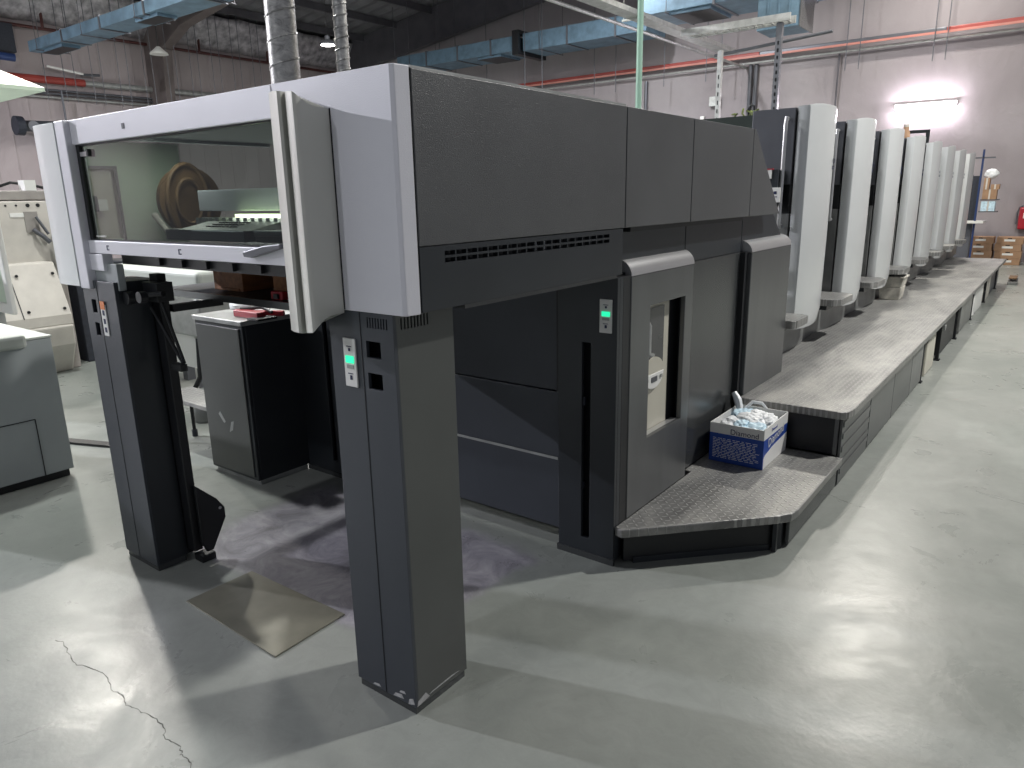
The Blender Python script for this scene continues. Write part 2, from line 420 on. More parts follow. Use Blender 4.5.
# foil insulation sagging along the eaves
b = MB(); vs = []; fs = []; nn = 60
for k in range(nn+1):
    y = -2 + 22.1*k/nn
    for j in range(6):
        t = j/5; w = 0.05*math.sin(k*2.3+j*1.7)+0.03*math.sin(k*5.1)
        vs.append((XW+.06+0.75*t+w*.5, y, 6.45+0.85*t + w*(0.3+t*(1-t)*2) - .25*t*(1-t)))
for k in range(nn):
    for j in range(5):
        a = k*6+j; fs.append((a, a+1, a+7, a+6))
b.add(vs, fs); o = b.build('trim_1', 'foil', kind='structure', smooth=True); so = o.modifiers.new('t', 'SOLIDIFY'); so.thickness = 0.02
# purlins
b = MB()
for i, x in enumerate([-21.6, -19.9, -18.2, -16.5, -14.8, -13.1, -11.4, -9.7, -8.0, -6.3, -4.6]):
    b = MB(); z = roofz(x); b.box(x-.04, x+.04, -5, YW-.02, z-.22, z-.01)
    b.build('trim_%d' % (2+i), 'steel_grey', kind='structure')
# steel portal frames: column and tapering rafter
def portal(y, n, w=0.14, yt=None):
    b = MB()
    b.prism([(XW+.02, 0), (XW+.55, 0), (XW+1.15, 6.1), (XW+2.3, 6.55), (9, roofz(9)-.75), (9, roofz(9)-.23), (XW+.02, roofz(XW)-.23)], 'y', y-w/2, y+w/2)
    b.prism([(XW+.53, 0), (XW+.60, 0), (XW+1.22, 6.02), (XW+1.15, 6.08)], 'y', y-.14, y+.14)
    b.prism([(XW+1.15, 6.02), (XW+2.3, 6.49), (9, roofz(9)-.8), (9, roofz(9)-.75), (XW+2.3, 6.55), (XW+1.15, 6.08)], 'y', y-.16, y+.16)
    return b.build('trim_%d' % n, 'column', kind='structure')
portal(12.2, 20); portal(4.5, 22)
b = MB(); b.prism([(XW+.02, 0), (XW+.6, 0), (XW+.9, 6.3), (9, roofz(9)-1.0), (9, roofz(9)-.02), (XW+.02, roofz(XW)-.02)], 'y', 19.7, 19.9)
b.build('trim_21', 'steel_grey', kind='structure')
# floor crack and floor band
pts = [(-2.95,.885),(-2.908,.896),(-2.80,.87),(-2.711,.864),(-2.64,.89),(-2.567,.898),(-2.47,.873),(-2.395,.879),(-2.34,.862),(-2.286,.873),(-2.2,.89),(-2.128,.884),(-2.085,.86),(-2.047,.867),(-2.0,.87),(-1.969,.853),(-1.93,.862),(-1.896,.847),(-1.8,.80)]
fine = []
for i in range(len(pts)-1):
    for k in range(4):
        t = k/4; fine.append((pts[i][0]*(1-t)+pts[i+1][0]*t+random.uniform(-.006, .006), pts[i][1]*(1-t)+pts[i+1][1]*t+random.uniform(-.005, .005)))
pts = sorted(fine)
b = MB()
q = []
for i, (x, y) in enumerate(pts):
    w = 0.0005+0.0016*random.random(); q.append(((x, y-w), (x, y+w)))
for i in range(len(q)-1):
    (a, c), (d, e) = q[i], q[i+1]
    b.add([(*a, .0004), (*d, .0004), (*e, .0004), (*c, .0004), (*a, 0), (*d, 0), (*e, 0), (*c, 0)], [(0,1,2,3),(7,6,5,4),(0,4,5,1),(1,5,6,2),(2,6,7,3),(3,7,4,0)])
b.build('trim_24', 'crack', kind='structure')
b = MB(); b.prism([(-5.9, 1.80), (-4.75, 2.24), (-4.77, 2.31), (-5.92, 1.87)], 'z', 0.0005, .018); b.build('trim_25', 'black', kind='structure')
tag(bpy.data.objects['trim_25'], 'low black cable strip on the floor behind the console')

# ================================================================== delivery unit
YF = 1.40
D = thing('delivery_unit', 'tall silver and dark grey sheet delivery end of the press on two legs', 'printing press', (-2.5, 1.4, 0))
def column_part(x0, x1, y0, y1, holes, slots=True, mirror=False):
    c = MB()
    c.holes('y', y0, y0+.012, x0, x1, 0.03, 1.335, holes)          # front plate with hand holes
    c.slot(1)
    vh = [(y0+.03+k*.0135, y0+.03+k*.0135+.006, 1.285, 1.32) for k in range(9)] if slots else []
    c.holes('x', x1-.006, x1, y0+.012, y1, 0.03, 1.335, vh)
    c.slot(0)
    c.box(x0, x0+.01, y0+.012, y1, .03, 1.335); c.box(x0+.01, x1-.006, y1-.01, y1, .03, 1.335)
    c.slot(2)
    c.box(x0+.012, x1-.02, y0+.05, y1-.012, .031, 1.334)
    c.slot(3)
    c.box(x0+.006, x1-.006, y0+.006, y1-.006, 0, .03)
    return c
front_slots = [(-1.605+k*.0115, -1.605+k*.0115+.005, 1.287, 1.318) for k in range(8)]
c = column_part(-1.776, -1.495, 1.405, 1.66, [(-1.614, -1.553, 1.197, 1.247), (-1.614, -1.553, 1.100, 1.150)]+front_slots)
colr = c.build('column', ['col_dark', 'col_side', 'black', 'satin'], D, bevel=.0015)
MB().box(-1.636, -1.6335, 1.4035, 1.4055, .03, 1.335).build('seam', 'black', colr)
b = MB()
for (x, z, w, h) in [(-1.60, .035, .05, .02), (-1.57, .06, .03, .012), (-1.53, .032, .03, .03), (-1.70, .035, .04, .012)]:
    b.prism([(x, z), (x+w, z+h*.3), (x+w*.8, z+h), (x+w*.2, z+h*.7)], 'y', 1.4042, 1.4052)
for (y, z, w, h) in [(1.41, .032, .06, .03), (1.47, .045, .15, .006)]:
    b.prism([(y, z), (y+w, z+h*.2), (y+w*.7, z+h), (y+w*.1, z+h*.6)], 'x', -1.4952, -1.494)
b.build('paint_scrape', 'scrape', colr)
def control_strip(parent, x0, x1, z0, z1, y, led=True):
    s_ = MB().box(x0, x1, y-.006, y, z0, z1).build('control_strip', 'white', parent, bevel=.002)
    w, h = x1-x0, z1-z0
    MB().box(x0+.2*w, x1-.15*w, y-.009, y-.006, z0+.50*h, z0+.64*h).build('green_button', 'greenled', s_)
    b = MB()
    b.box(x0+.3*w, x1-.3*w, y-.0075, y-.006, z0+.83*h, z0+.845*h)
    b.box(x0+.45*w, x1-.4*w, y-.0075, y-.006, z0+.74*h, z0+.80*h)
    b.box(x0+.3*w, x1-.3*w, y-.0075, y-.006, z0+.27*h, z0+.285*h)
    b.box(x0+.45*w, x1-.38*w, y-.0075, y-.006, z0+.15*h, z0+.24*h)
    b.build('symbol', 'ink', s_)
    MB().box(x0+.25*w, x1-.2*w, y-.008, y-.006, z0+.38*h, z0+.46*h).build('grey_button', 'galv', s_)
    return s_
control_strip(colr, -1.713, -1.659, 1.097, 1.248, 1.405)
# far column
c = column_part(-3.44, -3.142, 1.393, 1.54, [(-3.372, -3.332, 1.194, 1.252), (-3.372, -3.332, 1.093, 1.15)], slots=False)
coll = c.build('column', ['col_dark', 'dark2', 'black', 'satin'], D, bevel=.0015)
MB().box(-3.306, -3.3035, 1.3915, 1.3935, .03, 1.33).build('seam', 'black', coll)
st = MB().box(-3.288, -3.245, 1.389, 1.393, 1.10, 1.235).build('control_strip', 'white', coll)
MB().box(-3.286, -3.247, 1.3875, 1.3895, 1.215, 1.25).build('sticker', 'orange', coll, label='orange warning sticker')
b = MB()
for k in range(3): b.box(-3.275, -3.257, 1.388, 1.3892, 1.115+k*.037, 1.137+k*.037)
b.build('symbol', 'ink', coll)
MB().box(-3.43, -3.15, 1.541, 1.61, .03, 1.33).build('column_light_block', 'black', D)  # added black box behind the far column, blocks light leaking past it
# lift chain rail, link arms and foot bracket beside the far column
b = MB(); b.box(-3.14, -3.075, 1.543, 1.585, .06, 1.36); b.build('chain_rail', 'black', D, bevel=.004)
b = MB()
b.prism([(1.57, .10), (1.59, .05), (1.62, .05), (1.70, .19), (1.70, .24), (1.665, .295), (1.57, .39)], 'x', -3.066, -3.045)
br = b.build('foot_bracket', 'black', D, bevel=.003)
MB().lathe([(.007, 0), (.007, .004)], (-3.045, 1.675, .245), 12, 'x').build('bolt', 'capmetal', br)
MB().box(-3.12, -3.05, 1.56, 1.63, 0, .035).build('foot_plate', 'black', D, bevel=.003)
b = MB(); b.tube([(-3.11, 1.52, 1.22), (-2.98, 1.56, .98)], .008); b.tube([(-3.04, 1.52, 1.30), (-2.97, 1.56, .98)], .007); b.tube([(-3.14, 1.47, 1.27), (-2.95, 1.5, 1.29)], .012)
b.lathe([(.028, 0), (.028, .03)], (-3.11, 1.42, 1.27), 16, 'y'); b.lathe([(.024, 0), (.024, .03)], (-3.0, 1.42, 1.28), 16, 'y')
b.box(-3.01, -2.93, 1.52, 1.55, .955, .985)
b.box(-3.12, -3.0, 1.50, 1.57, 1.25, 1.33)
b.build('link_arm', 'black', D, bevel=.001)
# crossbeam behind the sill (dark)
b = MB(); b.box(-3.20, -1.79, 1.47, 1.60, 1.405, 1.450); b.box(-3.10, -1.9, 1.60, 1.68, 1.385, 1.44)
for k in range(6): b.box(-2.9+k*.17, -2.86+k*.17, 1.455, 1.47, 1.412, 1.44)
b.build('cross_beam', 'black', D)
# top band, sill
tb = MB().box(-3.33, -1.952, YF, YF+.05, 1.892, 1.988).build('top_band', 'silver', D, bevel=.003)
b = MB(); b.box(-2.89, -2.875, YF-.0012, YF, 1.925, 1.945); b.box(-2.872, -2.868, YF-.0012, YF, 1.925, 1.945); b.build('badge', 'unitdark', tb)
sl = MB().box(-3.33, -1.79, YF, YF+.06, 1.452, 1.506).build('sill', 'silver', D, bevel=.003)
b = MB(); b.box(-3.385, -3.215, YF-.002, YF+.04, 1.380, 1.449); b.build('corner_block', 'silver', sl, bevel=.002)
b = MB()
for x in (-3.165, -2.60):
    b.box(x, x+.006, YF-.0012, YF, 1.468, 1.488); b.box(x+.009, x+.02, YF-.0012, YF, 1.468, 1.472); b.box(x+.009, x+.02, YF-.0012, YF, 1.484, 1.488)
b.build('symbol', 'ink', sl)
b = MB(); b.prism([(-2.155, 1.492), (-2.15, 1.476), (-2.11, 1.474), (-1.95, 1.508), (-1.95, 1.522), (-2.04, 1.514)], 'y', YF-.025, YF-.004)
b.build('release_lever', 'unitdark', D, bevel=.003)
# silver plate beneath left sill
MB().box(-3.33, -3.13, YF+.01, YF+.04, 1.30, 1.41).build('under_plate', 'console', D, bevel=.002)
# window frame + glass
b = MB(); b.holes('y', YF+.012, YF+.03, -3.33, -1.80, 1.506, 1.892, [(-3.302, -1.82, 1.512, 1.886)])
wf = b.build('window_frame', 'black', D)
MB().box(-3.302, -1.82, YF+.018, YF+.024, 1.512, 1.886).build('window_glass', 'windowglass', wf)
b = MB(); b.box(-3.27, -3.19, YF+.012, YF+.0175, 1.52, 1.526)
b.build('glass_mark', 'white', wf)
b = MB(); b.box(-3.296, -3.236, YF+.01, YF+.04, 1.845, 1.862); b.build('window_hinge', 'capmetal', wf)
MB().box(-3.24, -3.228, YF+.01, YF+.04, 1.842, 1.872).build('hinge_stop', 'black', wf)
# left rounded cover + strip
path = [(-3.42, 1.375), (-3.55, 1.372), (-3.63, 1.378), (-3.68, 1.40), (-3.705, 1.44), (-3.71, 1.60), (-3.68, 1.60), (-3.675, 1.46), (-3.655, 1.425), (-3.62, 1.405), (-3.42, 1.402)]
MB().prism(path, 'z', 1.307, 1.985).build('corner_cover', 'pale', D, bevel=.002, smooth=True)
MB().box(-3.42, -3.332, YF-.022, YF+.05, 1.300, 1.988).build('corner_strip', 'silver', D, bevel=.004)
# right corner cover
cc = MB()
cc.prism([(-1.948, YF), (-1.448, YF), (-1.436, YF+.006), (-1.430, YF+.055), (-1.948, YF+.055)], 'z', 1.333, 1.988)
cc.build('corner_cover', 'silver', D, bevel=.0025)
MB().box(-1.95, -1.80, YF+.056, YF+.075, 1.333, 1.985).build('corner_backing', 'black', D)
# wavy guard profile
prof = [(-1.851, -1.852, 1.315, 1.945, 1.271), (-1.813, -1.814, 1.298, 1.945, 1.272), (-1.780, -1.774, 1.290, 1.942, 1.273), (-1.776, -1.770, 1.298, 1.942, 1.271), (-1.780, -1.774, 1.318, 1.942, 1.268),
        (-1.764, -1.758, 1.318, 1.941, 1.270), (-1.758, -1.753, 1.300, 1.939, 1.275), (-1.731, -1.724, 1.290, 1.937, 1.278), (-1.712, -1.706, 1.288, 1.935, 1.280), (-1.707, -1.700, 1.293, 1.931, 1.286), (-1.706, -1.699, 1.298, 1.925, 1.291),
        (-1.705, -1.698, 1.310, 1.918, 1.301), (-1.704, -1.698, 1.328, 1.909, 1.314), (-1.703, -1.697, 1.350, 1.902, 1.322), (-1.701, -1.696, 1.376, 1.898, 1.324), (-1.699, -1.695, 1.398, 1.897, 1.325)]
vs = []; n = len(prof)
for (xt, xb, y, zt, zb) in prof: vs.append((xt+.006, y, zt))
for (xt, xb, y, zt, zb) in prof: vs.append((xt+.006, y, zb))
bk = [(-1.84, 1.399), (-1.685, 1.399)]
o1 = len(vs)
vs += [(-1.845, 1.399, 1.945), (-1.69, 1.399, 1.897), (-1.845, 1.399, 1.271), (-1.69, 1.399, 1.325)]
fs = [(i, i+1, n+i+1, n+i) for i in range(n-1)] + [list(range(n))+[o1], list(range(2*n-1, n-1, -1))+[o1+2], (0, n, o1+2, o1), (o1, o1+2, 2*n-1, n-1)]
g = MB().add(vs, fs).build('sliding_guard', 'guardm', D, smooth=True)
MB().box(-1.772, -1.753, 1.3165, 1.3178, 1.275, 1.939).build('groove_strip', 'dark', g)
MB().box(-1.693, -1.689, YF-.0015, YF+.001, 1.335, 1.90).build('groove', 'black', D)
# side panels of the delivery
X1 = -1.43
MB().box(X1-.03, X1, 1.462, 2.640, 1.522, 1.982).build('side_panel', 'dark', D, bevel=.002)
MB().box(X1-.012, X1-.004, 1.45, 1.4625, 1.336, 1.984).build('seam', 'black', D)
MB().box(X1-.30, X1-.004, 1.4625, 2.64, 1.983, 1.990).build('roof_plate', 'galv', D)
MB().box(-3.70, X1-.03, 1.46, 2.64, 1.965, 1.982).build('roof_plate', 'unitdark', D)
slots = []
for k in range(19):
    y = 1.565+k*.0505
    for z in (1.470, 1.490): slots.append((y, y+.045, z, z+.013))
b = MB(); b.holes('x', X1-.02, X1-.001, 1.462, 2.628, 1.337, 1.519, slots)
sb = b.build('side_beam', 'dark2', D)
b = MB(); b.box(X1-.045, X1-.028, 1.55, 2.54, 1.46, 1.51); b.build('vent_backing', 'black', sb)
b = MB()
for k in (9, 10, 12): b.box(X1-.027, X1-.022, 1.567+k*.0505, 1.60+k*.0505, 1.472, 1.50)
b.build('vent_residue', 'film', sb)
MB().box(X1-.10, X1-.022, 1.67, 2.62, 1.320, 1.337).build('beam_underside', 'dark', D)
# interior
MB().box(-3.72, -3.68, 1.62, 2.6, 1.95, 1.985).build('side_rail', 'silver', D)
MB().box(-3.54, -1.46, 1.70, 2.62, 1.40, 1.44).build('inner_shelf', 'black', D)
MB().box(-3.54, -1.47, 2.58, 2.62, 1.44, 1.96).build('inner_wall', 'fanblack', D)
b = MB()
b.holes('x', -3.57, -3.55, 1.47, 1.98, 1.44, 1.93, [(1.515, 1.665, 1.495, 1.815)]); ip = b.build('inner_side_frame', 'paleg', D, bevel=.003)
MB().box(-3.585, -3.575, 1.505, 1.675, 1.485, 1.825).build('inner_side_panel', 'cream', ip)
b = MB(); b.box(-3.573, -3.565, 1.508, 1.515, 1.49, 1.82); b.box(-3.549, -3.545, 1.655, 1.667, 1.49, 1.82); b.box(-3.549, -3.545, 1.513, 1.667, 1.81, 1.822); b.box(-3.549, -3.545, 1.513, 1.56, 1.62, 1.69)
b.build('panel_edge', 'dark', ip)
MB().box(-3.549, -3.540, 1.56, 1.60, 1.625, 1.675).build('latch_cover', 'white', ip)
wh = MB()
for rr, xx in ((.165, 0), (.10, .01)):
    pts_ = [(-3.30+xx, 1.86+rr*.62*math.cos(a), 1.66+rr*math.sin(a)) for a in [2*PI*k/28 for k in range(29)]]
    wh.tube(pts_, .011 if rr > .15 else .008, 8, caps=False)
wh.build('sprocket', 'brown', D, smooth=True)
MB().lathe([(.155, 0), (.155, .03)], (-3.34, 1.88, 1.66), 28, 'x').build('sprocket_disc', 'brown', D)
MB().tube([(-3.32, 1.70, 1.60), (-3.15, 1.66, 1.53), (-3.0, 1.70, 1.535)], .014).build('hose', 'beige_dk', D, smooth=True)
MB().box(-3.10, -1.86, 1.79, 1.90, 1.615, 1.704).build('suction_bar', 'innergrey', D, bevel=.004)
MB().box(-2.78, -1.86, 1.76, 1.785, 1.588, 1.603).build('strip_light', 'striplamp', D)
for (nm, loc, w, e) in (('strip_lamp_light', (-2.3, 1.74, 1.60), .8, 2.5), ('inner_fill_light', (-3.15, 1.72, 1.94), .25, 2.2)):  # the strip's own light, plus an added fill for the left inner panel
    l = bpy.data.lights.new(nm, 'AREA'); l.shape = 'RECTANGLE'; l.size = w; l.size_y = .03; l.energy = e; l.color = (1, 1, .92)
    lo = bpy.data.objects.new(nm, l); COL.objects.link(lo); lo.parent = D; lo.location = Vector(loc)-Vector(D.location)
MB().box(-3.28, -3.02, 1.70, 1.74, 1.943, 1.963).build('inner_fill_case', 'white', D)  # made-up case for the added fill light
b = MB(); b.box(-3.0, -1.86, 1.74, 1.80, 1.57, 1.584)
for k in range(22): b.box(-2.98+k*.05, -2.955+k*.05, 1.70, 1.74, 1.565, 1.59)
b.build('sheet_guide', 'galv', D)
b = MB(); b.box(-2.98, -2.42, 1.56, 1.70, 1.506, 1.548); b.build('blower_box', 'navy', D, bevel=.004)
b = MB(); b.prism([(1.56, 1.5485), (1.70, 1.5485), (1.72, 1.58), (1.60, 1.556)], 'x', -2.88, -2.38)
gb = b.build('perforated_plate', 'galv', D)
b = MB()
for i in range(9):
    for j in range(3): b.box(-2.74+i*.024, -2.728+i*.024, 1.60+j*.03, 1.612+j*.03, 1.558+j*.0065, 1.562+j*.0065)
b.build('perforation', 'black', gb)
b = MB(); b.box(-2.38, -1.86, 1.58, 1.70, 1.506, 1.54); b.box(-2.36, -1.88, 1.56, 1.6, 1.53, 1.55); b.build('gripper_bar', 'dark2', D, bevel=.003)
b = MB(); b.box(-2.0, -1.90, 1.60, 1.62, 1.80, 1.86); b.build('terminal_box', 'dark', D, bevel=.003)
MB().lathe([(.010, 0), (.010, .004)], (-1.97, 1.596, 1.835), 12, 'y').build('knob', 'galv', D)

# ================================================================== wall of pile area / gable part under the dryer
G = thing('dryer_unit', 'dark grey dryer section with vented band and slotted post behind the delivery', 'printing press', (-2.5, 2.7, 0))
b = MB(); b.box(-3.30, -1.783, 2.70, 2.74, .775, 1.32); b.box(-3.30, -1.783, 2.695, 2.735, .447, .768); b.box(-3.30, -1.783, 2.69, 2.73, .088, .440)
b.build('pile_wall', 'col_dark', G, bevel=.002)
MB().box(-3.30, -1.79, 2.688, 2.691, .437, .449).build('wall_joint', 'galv', G)
def post(x0, x1, hx0, hx1):
    b = MB(); b.holes('y', 2.65, 2.67, x0, x1, .02, 1.318, [(hx0, hx1, .10, 1.03)])
    b.slot(1); b.box(x0, x1, 2.70, 2.80, .02, 1.318); b.slot(0)
    b.box(x0, x0+.01, 2.67, 2.70, .02, 1.318); b.box(x1-.01, x1, 2.67, 2.70, .02, 1.318)
    p = b.build('slotted_post', ['dark2', 'black'], G, bevel=.002)
    MB().box(x0-.005, x1+.003, 2.644, 2.66, 0, .03).build('post_foot', 'satin', p)
    return p
p = post(-1.760, -1.462, -1.634, -1.59)
control_strip(p, -1.545, -1.485, 1.082, 1.226, 2.65)
b = MB(); b.box(-1.645, -1.625, 2.66, 2.675, .74, .78); b.box(-1.645, -1.63, 2.66, 2.675, .34, .37); b.build('latch', 'fanblack', p)
p2 = post(-3.66, -3.30, -3.42, -3.38)
MB().box(-1.79, -1.762, 2.683, 2.70, .775, 1.32).build('shadow_gap', 'black', G)
# upper panels (cont.)
MB().box(X1-.03, X1, 2.647, 3.279, 1.522, 1.982).build('side_panel', 'dark', G, bevel=.002)
MB().box(X1-.03, X1, 3.286, 4.070, 1.522, 1.982).build('side_panel', 'dark', G, bevel=.002)
MB().prism([(4.077, 1.522), (4.60, 1.522), (4.105, 1.982), (4.077, 1.982)], 'x', X1-.03, X1).build('side_panel', 'dark', G, bevel=.002)
MB().box(X1-.033, X1-.02, 2.645, 4.0, 1.525, 1.98).build('seam_backing', 'black', G)
XB = -1.505
MB().box(XB-.03, XB, 2.634, 3.40, 1.318, 1.521).build('lower_band', 'dark2', G, bevel=.002)
MB().box(XB-.03, XB, 3.407, 4.18, 1.318, 1.521).build('lower_band', 'dark2', G, bevel=.002)
MB().prism([(4.187, 1.318), (4.98, 1.318), (4.72, 1.521), (4.187, 1.521)], 'x', XB-.03, XB).build('lower_band', 'dark2', G, bevel=.002)
# slanted rear cover
b = MB(); b.prism([(4.105, 1.982), (4.60, 1.52), (4.92, 1.322), (4.92, 1.30), (4.55, 1.50), (4.07, 1.95)], 'x', -3.5, X1-.11)
b.build('rear_cover', 'unitdark', G)
MB().box(-3.5, -1.61, 2.80, 4.50, .45, 1.50).build('dryer_body', 'black', G)
MB().box(-3.5, X1-.032, 2.75, 4.07, 1.50, 1.964).build('dryer_hood', 'black', G)
# lower glossy side panel
b = MB(); b.box(-1.56, -1.50, 3.4185, 4.165, .19, 1.316); b.build('lower_panel', 'satin', G, bevel=.003)
MB().box(-1.56, -1.47, 4.165, 4.21, .46, 1.316).build('dark_recess', 'black', G)
MB().box(-1.60, -1.55, 2.80, 5.0, .0, .45).build('base_plinth', 'black', G)

# access door with window
DR = thing('access_door', 'grey cabinet door with silver cap and cream control window above the low step', 'door', (-1.5, 3.1, .19))
xo = -1.458
b = MB(); b.holes('x', xo-.025, xo, 2.765, 3.415, .192, 1.312, [(2.95, 3.325, .535, 1.165)])
dp = b.build('door_panel', 'steelbrush', DR, bevel=.003)
b = MB(); b.box(-1.60, xo-.03, 2.757, 2.775, .192, 1.33); b.box(-1.60, xo-.03, 3.39, 3.41, .192, 1.33); b.box(-1.60, -1.585, 2.775, 3.39, .192, 1.33)
b.build('door_frame', 'dark2', DR)
cap = [(xo, 1.314)] + [(xo-.085+.085*math.cos(a), 1.314+.075*math.sin(a)) for a in [PI/2*k/8 for k in range(9)]] + [(xo-.14, 1.389), (xo-.14, 1.314)]
MB().prism([(x, z) for x, z in cap], 'y', 2.763, 3.417).build('door_cap', 'capmetal', DR, smooth=True)
MB().box(xo-.075, xo-.055, 2.78, 3.265, .50, 1.20).build('control_panel', 'cream', DR, bevel=.003)
MB().box(xo-.075, xo-.06, 3.266, 3.385, .45, 1.22).build('recess_back', 'black', DR)
cp = [o for o in bpy.data.objects if o.name.startswith('control_panel')][0]
MB().box(xo-.055, xo-.050, 2.97, 3.20, .80, 1.135).build('sight_glass', 'darkglass', cp, label='dark sight glass')
b = MB(); b.lathe([(.022, 0), (.022, .13), (.012, .15)], (xo-.045, 3.01, .93), 14); b.lathe([(.035, 0), (.035, .008)], (xo-.045, 3.02, .915), 14)
b.build('inner_valve', 'galv', cp, smooth=True)
hd = [(3.09+.115*math.cos(a), .81+.085*math.sin(a)) for a in [PI*k/16 for k in range(17)]]
MB().prism(hd+[(2.975, .80), (3.205, .80)], 'x', xo-.050, xo-.044).build('dial_plate', 'cream', cp)
hd = [(3.09+.105*math.cos(a), .815+.075*math.sin(a)) for a in [PI+PI*k/16 for k in range(17)]]
dd = MB().prism(hd, 'x', xo-.050, xo-.040).build('control_dial', 'white', cp, bevel=.003)
MB().box(xo-.040, xo-.037, 3.06, 3.12, .775, .80).build('display', 'unitdark', dd)
b = MB(); b.box(xo-.038, xo-.0345, 2.999, 3.02, .785, .80); b.box(xo-.038, xo-.0345, 3.15, 3.17, .785, .80); b.build('button', 'galv', dd)
MB().box(xo-.05, xo-.02, 2.955, 3.32, .530, .537).build('recess_sill', 'capmetal', dp)
MB().box(-1.56, -1.535, 2.754, 2.757, .72, .93).build('latch_recess', 'black', DR)

D2 = thing('access_door', 'plain brushed grey cabinet cover with silver cap standing on the raised walkway', 'door', (-1.5, 4.5, .45))
xo = -1.448
b = MB(); b.box(xo-.10, xo, 4.215, 4.955, .452, 1.312); b.build('door_panel', 'steelbrush', D2, bevel=.004)
cap = [(xo, 1.314)] + [(xo-.085+.085*math.cos(a), 1.314+.07*math.sin(a)) for a in [PI/2*k/8 for k in range(9)]] + [(xo-.13, 1.384), (xo-.13, 1.314)]
MB().prism([(x, z) for x, z in cap], 'y', 4.213, 4.957).build('door_cap', 'capmetal', D2, smooth=True)
MB().box(-1.60, xo-.10, 4.22, 4.95, .452, 1.34).build('door_box', 'dark2', D2)

# ================================================================== printing units
PU_LABELS = ['nearest pale-covered printing unit right behind the slanted dark panels', 'second pale printing unit counted from the delivery end',
  'third pale printing unit counted from the delivery end, just before the bucket', 'fourth printing unit, the one directly behind the stained bucket',
  'fifth printing unit counted from the delivery end, below the wall light', 'sixth printing unit, third from the far end',
  'seventh printing unit, second last in the row', 'last printing unit at the far end of the row next to the rack']
def make_unit():
    U = thing('printing_unit', PU_LABELS[0], 'printing unit', (-2.5, 5.36, .45), 'printing units in a row along the walkway')
    y0, y1 = 5.36, 6.04
    # shell cover: plan section, lofted with rounded bottom
    plan = [(-1.60, y0+.004), (-1.565, y0), (-1.530, y0+.005), (-1.522, y0+.012), (-1.505, y0+.10), (-1.492, y0+.24), (-1.488, y0+.38), (-1.491, y0+.50), (-1.499, y0+.60), (-1.512, y0+.66), (-1.53, y0+.682), (-1.60, y0+.682)]
    ztop = [2.186, 2.188, 2.190, 2.192, 2.204, 2.214, 2.219, 2.222, 2.222, 2.218, 2.214, 2.21]
    zbot = [.70, .69, .68, .675, .664, .655, .65, .652, .66, .68, .70, .72]
    n = len(plan); vs = []; fs = []
    levels = [(0, 0)] 
    for (p, zt, zb) in zip(plan, ztop, zbot):
        vs += [(p[0], p[1], zb), (p[0], p[1], zb+.10), (p[0]+.004, p[1], 1.3), (p[0], p[1], zt+.008), (p[0]-.006, p[1], zt+.028)]
    vs = [((x-.02 if i % 5 == 0 else x)+.012, y, z) for i, (x, y, z) in enumerate(vs)]
    for i in range(n-1):
        for j in range(4):
            a = i*5+j; fs.append((a, a+5, a+6, a+1))
    fs.append([i*5+4 for i in range(n)]); fs.append([i*5 for i in range(n)][::-1]); fs.append([0, 1, 2, 3, 4, (n-1)*5+4, (n-1)*5+3, (n-1)*5+2, (n-1)*5+1, (n-1)*5])
    sh = MB().add(vs, fs).build('side_cover', 'shell', U, smooth=True)
    # small marking on the cover
    b = MB()
    ring = [(-1.4765, 5.95+.028*math.cos(a), 1.868+.016*math.sin(a)) for a in [2*PI*k/16 for k in range(17)]]
    b.tube(ring, .0018, 5, caps=False)
    for k in range(2):
        yy = 5.93+.022*k
        ringk = [(-1.4765, yy+.008*math.cos(a), 1.826+.007*math.sin(a)) for a in [2*PI*i/10 for i in range(11)]]
        b.tube(ringk, .0016, 4, caps=False)
        ringk = [(-1.4765, yy+.008*math.cos(a), 1.812+.007*math.sin(a)) for a in [2*PI*i/10 for i in range(11)]]
        b.tube(ringk, .0016, 4, caps=False)
    b.build('marking', 'ink', sh)
    fr = MB().box(-1.90, -1.60, y0-.004, y0+.66, 1.70, 2.208).build('unit_frame', 'unitdark', U, bevel=.004)
    MB().box(-1.603, -1.598, y0-.008, y0, 1.5, 2.19).build('frame_edge', 'black', fr)
    b = MB(); b.box(-1.90, -1.60, y0+.03, y0+.62, 1.50, 1.70); b.build('dark_band', 'black', U)
    b = MB(); b.box(-1.90, -1.60, y0, y0+.66, .72, 1.50); b.build('lower_frame', 'unitlow', U, bevel=.004)
    MB().box(-3.30, -1.90, y0, y0+1.28, .45, 2.18).build('unit_body', 'greenbox', U)
    b = MB(); b.box(-1.90, -1.72, y0+.66, y0+1.27, .80, 2.0); b.build('gap_panel', 'dark', U)
    # grab rail in front of the frame
    b = MB(); b.tube([(-1.645, y0-.02, 2.135), (-1.645, y0-.055, 2.14), (-1.647, y0-.06, 2.10), (-1.647, y0-.06, 1.45), (-1.645, y0-.055, 1.41), (-1.645, y0-.02, 1.415)], .014, 10)
    b.build('grab_rail', 'capmetal', U, smooth=True)
    # plinth with curved toe
    pl = [(-1.95, y0-.07), (-1.66, y0-.07), (-1.63, y0+.1), (-1.62, y0+.45), (-1.63, y0+.70), (-1.66, y0+.95), (-1.66, y0+1.28), (-1.95, y0+1.28)]
    b = MB(); b.prism(pl, 'z', .45, .78); b.build('plinth', 'unitlow', U, smooth=True)
    return U
